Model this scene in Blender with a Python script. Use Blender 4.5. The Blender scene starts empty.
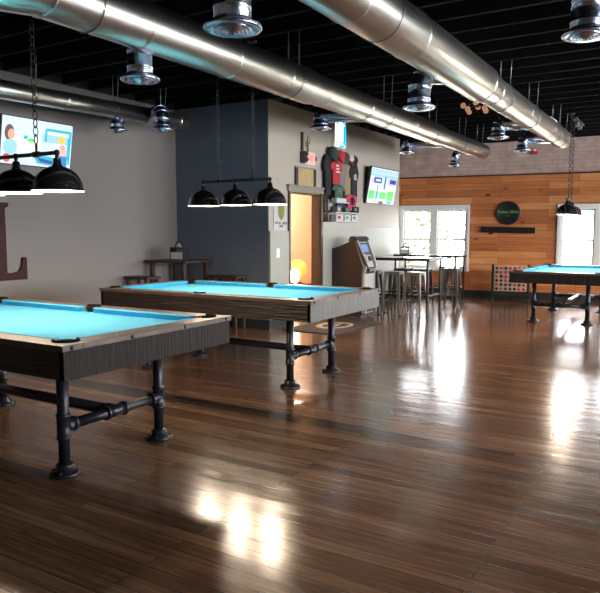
import bpy, bmesh, math, random
from mathutils import Vector, Matrix
random.seed(7)
PI = math.pi
scn = bpy.context.scene
COL = scn.collection

# ------------------------------------------------------------------ materials
def principled(name):
    m = bpy.data.materials.new(name); m.use_nodes = True
    return m, m.node_tree.nodes, m.node_tree.links, m.node_tree.nodes['Principled BSDF']

def mat(name, col, rough=0.5, metal=0.0, noise=0.0, nscale=8.0, bump=0.0, bscale=60.0, spec=None, coat=0.0, stretch=None):
    m, N, L, b = principled(name)
    b.inputs['Base Color'].default_value = (*col, 1)
    b.inputs['Roughness'].default_value = rough
    b.inputs['Metallic'].default_value = metal
    if spec is not None: b.inputs['Specular IOR Level'].default_value = spec
    if coat: b.inputs['Coat Weight'].default_value = coat; b.inputs['Coat Roughness'].default_value = 0.15
    if noise or bump:
        tc = N.new('ShaderNodeTexCoord'); mp = N.new('ShaderNodeMapping')
        L.new(tc.outputs['Object'], mp.inputs['Vector'])
        if stretch: mp.inputs['Scale'].default_value = stretch
        if noise:
            n = N.new('ShaderNodeTexNoise'); n.inputs['Scale'].default_value = nscale; n.inputs['Detail'].default_value = 5
            L.new(mp.outputs[0], n.inputs['Vector'])
            r = N.new('ShaderNodeMix'); r.data_type = 'RGBA'
            r.inputs['A'].default_value = (*[c * (1 - noise) for c in col], 1)
            r.inputs['B'].default_value = (*[min(1, c * (1 + noise)) for c in col], 1)
            L.new(n.outputs['Fac'], r.inputs['Factor']); L.new(r.outputs['Result'], b.inputs['Base Color'])
        if bump:
            n2 = N.new('ShaderNodeTexNoise'); n2.inputs['Scale'].default_value = bscale; n2.inputs['Detail'].default_value = 3
            L.new(mp.outputs[0], n2.inputs['Vector'])
            bp = N.new('ShaderNodeBump'); bp.inputs['Strength'].default_value = bump; bp.inputs['Distance'].default_value = 0.02
            L.new(n2.outputs['Fac'], bp.inputs['Height']); L.new(bp.outputs[0], b.inputs['Normal'])
    return m

def emit(name, col, s=1.0):
    m, N, L, b = principled(name)
    b.inputs['Base Color'].default_value = (*[c * .3 for c in col], 1)
    b.inputs['Emission Color'].default_value = (*col, 1)
    b.inputs['Emission Strength'].default_value = s
    b.inputs['Roughness'].default_value = 0.4
    return m

def planks(name, c1, c2, c3, length, width, rough, rnoise, bw=.5, gap=0.004, axis='Z', bump=0.25, grain=(1.2, 28, 28), seams=None, knots=0.0, wave=0.0, gapcol=(0.01, .007, .005)):
    """boards laid along local X, stacked in Y (axis 'Z': floor) or in Z (axis 'Y': wall)"""
    m, N, L, b = principled(name)
    tc = N.new('ShaderNodeTexCoord')
    sep = N.new('ShaderNodeSeparateXYZ'); L.new(tc.outputs['Object'], sep.inputs[0])
    cmb = N.new('ShaderNodeCombineXYZ'); L.new(sep.outputs['X'], cmb.inputs['X'])
    L.new(sep.outputs['Y' if axis == 'Z' else 'Z'], cmb.inputs['Y'])
    def brick(sq, off=0.37):
        bt = N.new('ShaderNodeTexBrick'); bt.offset = off; bt.offset_frequency = 2; bt.squash = sq; bt.squash_frequency = 3
        bt.inputs['Scale'].default_value = 1; bt.inputs['Mortar Size'].default_value = gap / 2
        bt.inputs['Mortar Smooth'].default_value = 0.3
        bt.inputs['Bias'].default_value = 0; bt.inputs['Brick Width'].default_value = length; bt.inputs['Row Height'].default_value = width
        bt.inputs['Color1'].default_value = (0, 0, 0, 1); bt.inputs['Color2'].default_value = (1, 1, 1, 1); bt.inputs['Mortar'].default_value = (.5, .5, .5, 1)
        L.new(cmb.outputs[0], bt.inputs['Vector']); return bt
    bt = brick(1.0)
    rp = N.new('ShaderNodeValToRGB'); e = rp.color_ramp.elements
    e[0].color = (*c1, 1); e[1].color = (*c3, 1); x = e.new(0.5); x.color = (*c2, 1)
    # grain shifts each board so that neighbours differ
    mp = N.new('ShaderNodeMapping'); mp.inputs['Scale'].default_value = grain
    L.new(tc.outputs['Object'], mp.inputs['Vector'])
    ad = N.new('ShaderNodeVectorMath'); ad.operation = 'ADD'
    sc = N.new('ShaderNodeVectorMath'); sc.operation = 'SCALE'; sc.inputs['Scale'].default_value = 13.0
    L.new(bt.outputs['Color'], sc.inputs[0]); L.new(mp.outputs[0], ad.inputs[0]); L.new(sc.outputs[0], ad.inputs[1])
    n = N.new('ShaderNodeTexNoise'); n.inputs['Scale'].default_value = 1.6; n.inputs['Detail'].default_value = 7; n.inputs['Roughness'].default_value = .65; n.inputs['Distortion'].default_value = .6
    L.new(ad.outputs[0], n.inputs['Vector'])
    big = N.new('ShaderNodeTexNoise'); big.inputs['Scale'].default_value = .9; big.inputs['Detail'].default_value = 3
    L.new(tc.outputs['Object'], big.inputs['Vector'])
    # factor = .45*board + .4*grain + .3*big - ...
    def mth(op, a, bb, cl=False):
        q = N.new('ShaderNodeMath'); q.operation = op; q.use_clamp = cl
        for i, v in enumerate((a, bb)):
            if isinstance(v, (int, float)): q.inputs[i].default_value = v
            else: L.new(v, q.inputs[i])
        return q.outputs[0]
    f = mth('ADD', mth('MULTIPLY', bt.outputs['Color'], bw), mth('MULTIPLY', n.outputs['Fac'], 1.4 - bw))
    f = mth('ADD', f, mth('MULTIPLY', big.outputs['Fac'], .5))
    f = mth('SUBTRACT', f, .45, True)
    L.new(f, rp.inputs['Fac'])
    col = rp.outputs['Color']
    def mixc(fac, a, colb):
        q = N.new('ShaderNodeMix'); q.data_type = 'RGBA'; L.new(fac, q.inputs['Factor']); L.new(a, q.inputs['A'])
        if isinstance(colb, tuple): q.inputs['B'].default_value = (*colb, 1)
        else: L.new(colb, q.inputs['B'])
        return q.outputs['Result']
    col = mixc(bt.outputs['Fac'], col, gapcol)
    if knots:
        vo = N.new('ShaderNodeTexVoronoi'); vo.inputs['Scale'].default_value = 1.0
        mk = N.new('ShaderNodeMapping'); mk.inputs['Scale'].default_value = (2.2, 2.2, 5.5) if axis == 'Y' else (1.5, 6, 1)
        L.new(tc.outputs['Object'], mk.inputs['Vector']); L.new(mk.outputs[0], vo.inputs['Vector'])
        kr = mth('SUBTRACT', 1.0, mth('MULTIPLY', vo.outputs['Distance'], 1 / knots), True)
        kr = mth('MULTIPLY', kr, 1.6, True)
        col = mixc(kr, col, (c1[0] * .25, c1[1] * .2, c1[2] * .2))
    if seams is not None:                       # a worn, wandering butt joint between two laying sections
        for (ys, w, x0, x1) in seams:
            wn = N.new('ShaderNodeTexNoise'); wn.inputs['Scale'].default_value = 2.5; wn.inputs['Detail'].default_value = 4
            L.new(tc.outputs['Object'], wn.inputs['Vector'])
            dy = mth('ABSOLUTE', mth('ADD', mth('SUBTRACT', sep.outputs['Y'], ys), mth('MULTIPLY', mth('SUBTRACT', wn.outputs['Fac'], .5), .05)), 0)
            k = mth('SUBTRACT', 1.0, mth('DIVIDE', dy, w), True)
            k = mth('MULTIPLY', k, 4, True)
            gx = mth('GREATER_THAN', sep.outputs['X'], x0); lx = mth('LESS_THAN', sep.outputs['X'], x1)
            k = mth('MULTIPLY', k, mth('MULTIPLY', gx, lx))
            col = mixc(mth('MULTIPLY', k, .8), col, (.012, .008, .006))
    L.new(col, b.inputs['Base Color'])
    # gloss: worn lacquer
    gl = N.new('ShaderNodeTexNoise'); gl.inputs['Scale'].default_value = 3.0; gl.inputs['Detail'].default_value = 6
    mg = N.new('ShaderNodeMapping'); mg.inputs['Scale'].default_value = (.6, 2.5, 2.5)
    L.new(tc.outputs['Object'], mg.inputs['Vector']); L.new(mg.outputs[0], gl.inputs['Vector'])
    rr = mth('ADD', mth('MULTIPLY', gl.outputs['Fac'], rnoise), rough - rnoise * .5)
    L.new(rr, b.inputs['Roughness'])
    h = mth('SUBTRACT', mth('MULTIPLY', n.outputs['Fac'], .25), mth('MULTIPLY', bt.outputs['Fac'], 1.0))
    h = mth('ADD', h, mth('MULTIPLY', bt.outputs['Color'], .15 + wave))
    if wave:
        wv = N.new('ShaderNodeTexNoise'); wv.inputs['Scale'].default_value = 1.0; wv.inputs['Detail'].default_value = 1
        mw = N.new('ShaderNodeMapping'); mw.inputs['Scale'].default_value = (1.2, 9, 1)
        L.new(tc.outputs['Object'], mw.inputs['Vector']); L.new(mw.outputs[0], wv.inputs['Vector'])
        h = mth('ADD', h, mth('MULTIPLY', wv.outputs['Fac'], wave * 6))
    bp = N.new('ShaderNodeBump'); bp.inputs['Strength'].default_value = bump; bp.inputs['Distance'].default_value = 0.004
    L.new(h, bp.inputs['Height']); L.new(bp.outputs[0], b.inputs['Normal'])
    return m

def brick_mat():
    m, N, L, b = principled('painted_brick')
    tc = N.new('ShaderNodeTexCoord'); sep = N.new('ShaderNodeSeparateXYZ'); L.new(tc.outputs['Object'], sep.inputs[0])
    cmb = N.new('ShaderNodeCombineXYZ'); L.new(sep.outputs['X'], cmb.inputs['X']); L.new(sep.outputs['Z'], cmb.inputs['Y'])
    bt = N.new('ShaderNodeTexBrick'); bt.inputs['Scale'].default_value = 1; bt.inputs['Brick Width'].default_value = .22; bt.inputs['Row Height'].default_value = .075
    bt.inputs['Mortar Size'].default_value = .006
    bt.inputs['Color1'].default_value = (.50, .34, .29, 1); bt.inputs['Color2'].default_value = (.56, .41, .36, 1); bt.inputs['Mortar'].default_value = (.44, .31, .27, 1)
    L.new(cmb.outputs[0], bt.inputs['Vector'])
    n = N.new('ShaderNodeTexNoise'); n.inputs['Scale'].default_value = 5; n.inputs['Detail'].default_value = 6; L.new(tc.outputs['Object'], n.inputs['Vector'])
    q = N.new('ShaderNodeMix'); q.data_type = 'RGBA'; q.blend_type = 'OVERLAY'; q.inputs['Factor'].default_value = .45
    L.new(bt.outputs['Color'], q.inputs['A']); L.new(n.outputs['Fac'], q.inputs['B']); L.new(q.outputs['Result'], b.inputs['Base Color'])
    bp = N.new('ShaderNodeBump'); bp.inputs['Strength'].default_value = .6; bp.inputs['Distance'].default_value = .01; bp.invert = True
    L.new(bt.outputs['Fac'], bp.inputs['Height']); L.new(bp.outputs[0], b.inputs['Normal'])
    b.inputs['Roughness'].default_value = .7
    return m

def glass_mat():
    m = bpy.data.materials.new('window_glass'); m.use_nodes = True
    N, L = m.node_tree.nodes, m.node_tree.links; N.clear()
    o = N.new('ShaderNodeOutputMaterial'); mx = N.new('ShaderNodeMixShader'); t = N.new('ShaderNodeBsdfTransparent'); g = N.new('ShaderNodeBsdfGlossy')
    g.inputs['Roughness'].default_value = .02; f = N.new('ShaderNodeFresnel'); f.inputs['IOR'].default_value = 1.45
    L.new(f.outputs[0], mx.inputs['Fac']); L.new(t.outputs[0], mx.inputs[1]); L.new(g.outputs[0], mx.inputs[2]); L.new(mx.outputs[0], o.inputs['Surface'])
    return m

M = {}
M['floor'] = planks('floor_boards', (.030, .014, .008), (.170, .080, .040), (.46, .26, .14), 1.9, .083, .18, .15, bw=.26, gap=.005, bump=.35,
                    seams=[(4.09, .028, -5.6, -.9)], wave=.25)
M['floor'].node_tree.nodes['Principled BSDF'].inputs['Specular IOR Level'].default_value = .8
M['pine'] = planks('knotty_pine_boards', (.26, .065, .020), (.60, .205, .068), (.84, .44, .19), 1.5, .139, .42, .1, gap=.005, axis='Y', bump=.2,
                   grain=(1.0, 1.0, 16), knots=.17, gapcol=(.07, .025, .012))
M['brick'] = brick_mat()
M['greige'] = mat('greige_wall_paint', (.47, .41, .355), .55, noise=.04, nscale=1.5, bump=.05, bscale=90)
M['greige_dim'] = mat('dimmed_greige_wall_paint', (.225, .198, .186), .6, noise=.05, nscale=1.2, bump=.05, bscale=90)  # the greige paint again, darkened to hold the left wall's dimness
M['blue_shade'] = mat('shaded_wall_slate_blue', (.14, .17, .225), .6, noise=.06, nscale=1.5, bump=.05, bscale=90)  # same wall paint, its shade put into a darker, bluer colour
M['wainscot'] = mat('pale_sage_panel_paint', (.38, .375, .325), .5, noise=.04, nscale=1.5)
M['peach'] = mat('peach_wall_paint', (.80, .60, .44), .6, noise=.03)
M['blackpaint'] = mat('black_ceiling_paint', (.012, .012, .014), .6, noise=.3, nscale=4)
M['joist'] = mat('dark_joist_paint', (.010, .010, .012), .85, spec=.1, noise=.4, nscale=6, stretch=(.3, 4, 4))
M['base'] = mat('dark_baseboard_paint', (.018, .024, .024), .4, noise=.2)
M['white'] = mat('white_trim_paint', (.90, .90, .88), .4)
M['glass'] = glass_mat()
M['galv'] = mat('galvanised_steel', (.66, .64, .61), .31, 1.0, noise=.22, nscale=5, stretch=(1, .35, 1))
M['chrome'] = mat('bright_steel', (.60, .68, .86), .24, 1.0, noise=.12, nscale=14, bump=.25, bscale=16)
M['zinc'] = mat('zinc_hanger_wire', (.25, .25, .26), .4, 1.0)
M['table_wood'] = mat('rough_sawn_table_wood', (.060, .043, .036), .42, noise=.55, nscale=3.0, bump=.8, bscale=4, stretch=(1.5, 26, 1.5) )
M['table_wood_glare'] = mat('glare_pale_rough_sawn_end_wood', (.115, .103, .092), .5, noise=.4, nscale=3.0, bump=.7, bscale=3, stretch=(2, 22, 1.2))  # window glare on the table end put into a paler wood colour
M['table_wood_end'] = mat('rough_sawn_end_wood', (.030, .022, .021), .6, spec=.15, noise=.5, nscale=3.0, bump=.7, bscale=3, stretch=(2, 22, 1.2))
M['table_wood_side'] = mat('rough_sawn_side_wood', (.030, .020, .018), .45, noise=.5, nscale=3.0, bump=.5, bscale=3, stretch=(1.5, 2, 18))
M['rail_wood'] = mat('worn_rail_wood', (.125, .092, .075), .38, noise=.4, nscale=3, bump=.2, bscale=4, stretch=(3, 3, 3))
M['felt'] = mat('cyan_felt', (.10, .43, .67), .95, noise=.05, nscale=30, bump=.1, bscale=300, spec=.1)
M['felt_shaded'] = mat('shaded_cushion_felt', (.03, .32, .58), .9, spec=.15)  # the felt again, darkened for cushion faces turned from the light
M['leather'] = mat('black_pocket_leather', (.010, .010, .011), .9, spec=.05)
M['iron'] = mat('black_iron_pipe', (.018, .018, .026), .35, .3, noise=.3, nscale=20, bump=.1, bscale=80)
M['pearl'] = mat('pearl_sight', (.7, .7, .68), .2)
M['black_gloss'] = mat('black_enamel', (.012, .012, .013), .16, coat=.5)
M['liner'] = mat('white_enamel_liner', (.85, .83, .78), .35)
M['black'] = mat('black_satin', (.018, .018, .02), .4)
M['dark'] = mat('dark_brown_stain', (.045, .022, .016), .4, noise=.4, nscale=5, stretch=(1, 1, 8))
M['atm_side'] = mat('atm_brown_side', (.035, .024, .021), .45, noise=.1)
M['atm_grey'] = mat('atm_warm_grey', (.40, .37, .34), .35)
M['atm_lite'] = mat('atm_light_plastic', (.56, .54, .51), .35)
M['atm_dark'] = mat('atm_charcoal', (.05, .055, .07), .3)
M['steel_stool'] = mat('brushed_gunmetal', (.24, .23, .22), .34, .85, noise=.25, nscale=12)
M['steel_dark'] = mat('dark_gunmetal', (.13, .12, .12), .36, .8, noise=.25, nscale=12)
M['bar_top'] = mat('bar_top_wood', (.32, .24, .18), .22, noise=.3, nscale=4, stretch=(1, 8, 8))
M['letter'] = mat('oxblood_wood', (.045, .012, .011), .6, spec=.2, noise=.3, nscale=6, stretch=(1, 1, 4))
M['napkin'] = mat('paper_napkin', (.62, .62, .64), .8)
M['casing'] = mat('weathered_grey_wood', (.27, .24, .21), .5, noise=.3, nscale=4, stretch=(4, 12, 4))
M['jamb'] = mat('dark_walnut_jamb', (.07, .045, .03), .4, noise=.3, nscale=5, stretch=(3, 3, 1))
M['mat_brown'] = mat('door_mat_pile', (.055, .038, .032), .95, noise=.3, nscale=60, bump=.4, bscale=200)
M['mat_tan'] = mat('door_mat_logo', (.42, .33, .25), .9)
M['poster'] = mat('poster_paper', (.55, .53, .52), .5)
M['olive'] = mat('olive_green', (.20, .22, .03), .6)
M['ink'] = mat('dark_ink', (.04, .045, .04), .6)
M['gold'] = mat('aged_gold_print', (.48, .35, .17), .5, noise=.35, nscale=9)
M['bark'] = mat('bark', (.12, .08, .05), .8, noise=.4, nscale=12)
M['leaf'] = mat('foliage', (.12, .135, .075), .7, noise=.5, nscale=1.2)
M['grass'] = mat('grass', (.35, .36, .28), .9, noise=.4, nscale=2)
M['bulb'] = emit('lit_bulb', (1, .86, .66), 5)
M['amber'] = emit('amber_bulb', (.85, .42, .22), .28)

# ------------------------------------------------------------------ mesh builder
class MB:
    def __init__(s): s.bm = bmesh.new(); s.mats = []; s.cur = 0; s.T = Matrix.Identity(4)
    def m(s, key):
        if key not in s.mats: s.mats.append(key)
        s.cur = s.mats.index(key); return s
    def _v(s, p): return s.bm.verts.new(s.T @ Vector(p))
    def _f(s, vs, smooth=False):
        try: f = s.bm.faces.new(vs)
        except ValueError: return
        f.material_index = s.cur; f.smooth = smooth
    def box(s, a, b, bev=0.0):
        (x0, y0, z0), (x1, y1, z1) = a, b
        v = [s._v((x, y, z)) for x in (x0, x1) for y in (y0, y1) for z in (z0, z1)]
        for q in ((0, 1, 3, 2), (4, 6, 7, 5), (0, 4, 5, 1), (2, 3, 7, 6), (0, 2, 6, 4), (1, 5, 7, 3)): s._f([v[i] for i in q])
        return s
    def tube(s, pts, r, seg=12, caps=True, smooth=True):
        P = [Vector(p) for p in pts]; n = len(P)
        rs = r if isinstance(r, (list, tuple)) else [r] * n
        d0 = (P[1] - P[0]).normalized()
        up = Vector((0, 0, 1)) if abs(d0.z) < .9 else Vector((1, 0, 0))
        u = d0.cross(up).normalized(); rings = []
        for i in range(n):
            if i == 0: d = P[1] - P[0]
            elif i == n - 1: d = P[-1] - P[-2]
            else: d = (P[i + 1] - P[i]).normalized() + (P[i] - P[i - 1]).normalized()
            if d.length < 1e-9: d = d0
            d.normalize(); u = (u - d * u.dot(d)).normalized(); w = d.cross(u)
            k = 1.0
            rings.append([s._v(P[i] + (u * math.cos(2 * PI * j / seg) + w * math.sin(2 * PI * j / seg)) * rs[i] * k) for j in range(seg)])
        for i in range(n - 1):
            for j in range(seg):
                s._f([rings[i][j], rings[i][(j + 1) % seg], rings[i + 1][(j + 1) % seg], rings[i + 1][j]], smooth)
        if caps: s._f(rings[0][::-1]); s._f(rings[-1])
        return s
    def cyl(s, a, b, r, r2=None, seg=16, smooth=True): return s.tube([a, b], [r, r if r2 is None else r2], seg, True, smooth)
    def lathe(s, prof, c=(0, 0, 0), seg=24, smooth=True, axis='Z', cap=False):
        rings = []
        for (r, h) in prof:
            ring = []
            for j in range(seg):
                a = 2 * PI * j / seg; x, y = r * math.cos(a), r * math.sin(a)
                p = {'Z': (x, y, h), 'X': (h, x, y), 'Y': (x, h, y)}[axis]
                ring.append(s._v((c[0] + p[0], c[1] + p[1], c[2] + p[2])))
            rings.append(ring)
        for i in range(len(rings) - 1):
            for j in range(seg):
                q = [rings[i][j], rings[i][(j + 1) % seg], rings[i + 1][(j + 1) % seg], rings[i + 1][j]]
                s._f(q, smooth)
        if cap: s._f(rings[0][::-1]); s._f(rings[-1])
        return s
    def prism(s, poly, ax, lo, hi, smooth=False):
        """poly in the two other axes (order xyz without ax), extruded along ax"""
        def P(p, h):
            return {'X': (h, p[0], p[1]), 'Y': (p[0], h, p[1]), 'Z': (p[0], p[1], h)}[ax]
        a = [s._v(P(p, lo)) for p in poly]; b = [s._v(P(p, hi)) for p in poly]
        s._f(a[::-1]); s._f(b)
        for i in range(len(poly)): s._f([a[i], a[(i + 1) % len(poly)], b[(i + 1) % len(poly)], b[i]], smooth)
        return s
    def ball(s, c, r, seg=12, sq=(1, 1, 1)):
        prof = [(max(1e-4, math.sin(PI * i / (seg // 2)) * r), -math.cos(PI * i / (seg // 2)) * r) for i in range(seg // 2 + 1)]
        T0 = s.T; s.T = T0 @ Matrix.Translation(c) @ Matrix.Diagonal((*sq, 1)); s.lathe(prof, seg=seg); s.T = T0
        return s
    def ring(s, c, R, r, seg=24, seg2=8, axis='Z'):
        rings = []
        for i in range(seg):
            a = 2 * PI * i / seg; rr = []
            for j in range(seg2):
                b = 2 * PI * j / seg2; q = R + r * math.cos(b); x, y, z = q * math.cos(a), q * math.sin(a), r * math.sin(b)
                p = {'Z': (x, y, z), 'X': (z, x, y), 'Y': (x, z, y)}[axis]
                rr.append(s._v((c[0] + p[0], c[1] + p[1], c[2] + p[2])))
            rings.append(rr)
        for i in range(seg):
            for j in range(seg2):
                s._f([rings[i][j], rings[(i + 1) % seg][j], rings[(i + 1) % seg][(j + 1) % seg2], rings[i][(j + 1) % seg2]], True)
        return s
    def text(s, body, size, Mx, depth=.002):
        cu = bpy.data.curves.new('t', 'FONT'); cu.body = body; cu.size = size; cu.align_x = 'CENTER'; cu.align_y = 'CENTER'; cu.extrude = depth; cu.resolution_u = 2
        ob = bpy.data.objects.new('t', cu); COL.objects.link(ob)
        dg = bpy.context.evaluated_depsgraph_get(); me = bpy.data.meshes.new_from_object(ob.evaluated_get(dg))
        vs = [s._v(Mx @ v.co) for v in me.vertices]
        for p in me.polygons: s._f([vs[i] for i in p.vertices])
        bpy.data.objects.remove(ob); bpy.data.curves.remove(cu); bpy.data.meshes.remove(me)
        return s
    def build(s, name, mkey=None, parent=None, bevel=0.0, loc=None):
        bmesh.ops.remove_doubles(s.bm, verts=s.bm.verts[:], dist=1e-6)
        bmesh.ops.recalc_face_normals(s.bm, faces=s.bm.faces[:])
        me = bpy.data.meshes.new(name); s.bm.to_mesh(me); s.bm.free()
        for k in (s.mats or [mkey]): me.materials.append(M[k])
        o = bpy.data.objects.new(name, me); COL.objects.link(o)
        if parent: o.parent = parent
        if loc: o.location = loc
        if bevel:
            md = o.modifiers.new('b', 'BEVEL'); md.width = bevel; md.segments = 2; md.limit_method = 'ANGLE'; md.angle_limit = math.radians(50)
        return o

def tag(o, label, cat, group=None, kind=None):
    if label: o['label'] = label
    if cat: o['category'] = cat
    if group: o['group'] = group
    if kind: o['kind'] = kind
    return o
def thing(name, label, cat, loc=(0, 0, 0), rz=0, group=None):
    o = bpy.data.objects.new(name, None); COL.objects.link(o); o.empty_display_size = .1
    o.location = loc; o.rotation_euler = (0, 0, rz); return tag(o, label, cat, group)
def struct(o): o['kind'] = 'structure'; return o
def dup(root, loc, rz=0, label=None):
    kids = {}
    for o in list(COL.objects):
        if o.parent: kids.setdefault(o.parent.name, []).append(o)
    def rec(o, par):
        c = o.copy(); COL.objects.link(c); c.parent = par
        for ch in kids.get(o.name, []): rec(ch, c)
        return c
    r = rec(root, None); r.location = loc; r.rotation_euler = (0, 0, rz)
    if label: r['label'] = label
    return r

# ------------------------------------------------------------------ layout constants
HC = 3.17      # underside of joists
HD = 3.42      # deck
XL, XR, YB0 = -6.75, 5.2, -3.2
XM, YC, YE = -5.087, 7.621, 12.27
TH = math.atan(.13); BO = Vector((-3.5, 13.75, 0))
BM = Matrix.Translation(BO) @ Matrix.Rotation(TH, 4, 'Z')     # back wall frame: local x along wall, local -y into the room

# ------------------------------------------------------------------ shell
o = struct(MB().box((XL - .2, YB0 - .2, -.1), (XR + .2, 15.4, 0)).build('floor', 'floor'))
o = struct(MB().box((XL - .2, YB0 - .2, HD), (XR + .2, 15.4, HD + .1)).build('ceiling', 'blackpaint'))
k = 0; y = YB0 + .3
while y < 15.2:
    k += 1
    struct(MB().box((XL + .012, y - .022, HC), (XR - .01, y + .022, HD - .004)).build('trim_%d' % (k + 20), 'joist'))
    y += .405
struct(MB().box((XL - .2, YB0, 0), (XL, YC, HD)).build('wall_left', 'greige_dim'))
struct(MB().box((XL - .2, YC, 0), (XM, YC + .13, HD)).build('wall_corner', 'blue_shade'))
# mid wall with the door opening y 8.16..9.07, z 0..1.96
DY0, DY1, DZ, MT = 8.165, 9.07, 1.955, .12
mb = MB()
mb.box((XM - MT, YC + .13, 0), (XM, DY0, HD)); mb.box((XM - MT, DY1, 0), (XM, YE, HD)); mb.box((XM - MT, DY0, DZ), (XM, DY1, HD))
mb.box((XM - .001, YC, 0), (XM + .001, YC + .13, HD))
mb.box((XL, YE - .15, 0), (XM - MT, YE, HD))
struct(mb.build('wall_middle', 'greige'))
# room behind the door
mb = MB(); mb.box((XL + .0, YC + .14, 0), (XL + .08, YE - .15, HD)); mb.box((XL + .08, YC + .14, 0), (XM - MT, YC + .17, 2.6)); mb.box((XL + .08, YE - .18, 0), (XM - MT, YE - .15, 2.6))
mb.box((XL + .08, YC + .17, 2.6), (XM - MT, YE - .18, 2.65))
struct(mb.build('wall_inner', 'peach'))
struct(MB().box((XL - .2, YE, 0), (XL, 15.4, HD)).build('wall_alcove', 'greige'))
# right wall with big windows, rear wall
WR = [(2.4, 4.0), (5.0, 7.2), (8.2, 10.4), (11.2, 13.2)]; WZ0, WZ1 = .8, 2.6
mb = MB(); yy = YB0
for a, b in WR: mb.box((XR, yy, 0), (XR + .2, a, HD)); mb.box((XR, a, 0), (XR + .2, b, WZ0)); mb.box((XR, a, WZ1), (XR + .2, b, HD)); yy = b
mb.box((XR, yy, 0), (XR + .2, 15.4, HD)); struct(mb.build('wall_right', 'greige'))
struct(MB().box((XL - .2, YB0 - .2, 0), (XR + .2, YB0, HD)).build('wall_rear', 'greige'))
# back wall: pine below, brick above, two window openings
OPW = [(-2.04, -.64, .58, 1.86), (1.17, 2.57, .58, 1.84), (4.4, 5.9, .58, 1.86)]
s0, s1 = -3.28, 8.72
def wallsegs(mb, z0, z1):
    xs = s0
    for a, b, c, d in OPW:
        mb.box((xs, 0, z0), (a, .2, z1))
        if z0 < c: mb.box((a, 0, z0), (b, .2, c))
        mb.box((a, 0, d), (b, .2, z1)); xs = b
    mb.box((xs, 0, z0), (s1, .2, z1)); return mb
o = struct(wallsegs(MB(), 0, 2.525).build('wall_back', 'pine')); o.matrix_world = BM
o = struct(MB().box((s0, -.005, 2.525), (s1, .2, HD)).build('wall_back_brick', 'brick')); o.matrix_world = BM
mb = MB(); mb.box((s0, -.02, 2.505), (s1, -.002, 2.53)); o = struct(mb.build('trim_1', 'dark')); o.matrix_world = BM
mb = MB().box((s0, -.02, 0), (s1, -.001, .15)); o = struct(mb.build('baseboard_back', 'base')); o.matrix_world = BM

def window(idx, a, b, z0, z1, frame, units, mtx, muntins=(3, 2)):
    """outer casing in opening a..b; local -y is into the room"""
    mb = MB(); c = .05
    mb.box((a - c, -.03, z0 - c), (b + c, -.001, z0)); mb.box((a - c, -.03, z1), (b + c, -.001, z1 + c + .02))
    mb.box((a - c, -.03, z0), (a, -.001, z1)); mb.box((b, -.03, z0), (b + c, -.001, z1))
    mb.box((a - c - .02, -.07, z0 - .03), (b + c + .02, -.03, z0))
    mb.box((a, 0, z0), (a + .03, .15, z1)); mb.box((b - .03, 0, z0), (b, .15, z1)); mb.box((a + .03, 0, z1 - .03), (b - .03, .15, z1)); mb.box((a + .03, 0, z0), (b - .03, .15, z0 + .03))
    w = (b - a - .06); mull = .13; uw = (w - mull * (units - 1)) / units
    for i in range(1, units):
        x = a + .03 + uw * i + mull * (i - 1); mb.box((x, .0, z0 + .03), (x + mull, .13, z1 - .03))
    fr = mb.build('window_%d' % idx, 'white', None, .004); struct(fr); fr.matrix_world = mtx
    for i in range(units):
        x0 = a + .03 + (uw + mull) * i; x1 = x0 + uw; zm = (z0 + z1) / 2 - .01
        for j, (p, q, dy) in enumerate(((z0 + .03, zm + .015, .05), (zm - .015, z1 - .03, .09))):
            t = .035; m2 = MB()
            m2.box((x0, dy, p), (x0 + t, dy + .03, q)); m2.box((x1 - t, dy, p), (x1, dy + .03, q)); m2.box((x0 + t, dy, p), (x1 - t, dy + .03, p + t)); m2.box((x0 + t, dy, q - t), (x1 - t, dy + .03, q))
            if muntins:
                for u in range(1, muntins[0]):
                    xx = x0 + t + (uw - 2 * t) * u / muntins[0]; m2.box((xx - .011, dy + .005, p + t), (xx + .011, dy + .025, q - t))
                for u in range(1, muntins[1]):
                    zz = p + (q - p) * u / muntins[1]; m2.box((x0 + t, dy + .006, zz - .011), (x1 - t, dy + .024, zz + .011))
            sa = m2.build('sash', 'white', fr)
            MB().box((x0 + t, dy + .013, p + t), (x1 - t, dy + .017, q - t)).build('pane', 'glass', sa)
    return fr
window(1, *OPW[0][:2], OPW[0][2], OPW[0][3], 0, 2, BM)
window(2, *OPW[1][:2], OPW[1][2], OPW[1][3], 0, 2, BM, None)
window(3, *OPW[2][:2], OPW[2][2], OPW[2][3], 0, 2, BM, None)
RM = Matrix.Translation((XR, 0, 0)) @ Matrix.Rotation(-PI / 2, 4, 'Z')   # local x -> -Y, local y -> +X
for i, (a, b) in enumerate(WR): window(4 + i, -b, -a, WZ0, WZ1, 0, 2, RM, None)

# black-painted strip where the walls meet the joists
struct(MB().box((XL, YB0, HC), (XL + .006, YC, HD)).build('trim_4', 'blackpaint'))
struct(MB().box((XL + .006, YC - .006, HC), (XM, YC, HD)).build('trim_5', 'blackpaint'))
struct(MB().box((XM, YC - .006, HC), (XM + .006, YE, HD)).build('trim_6', 'blackpaint'))
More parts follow.
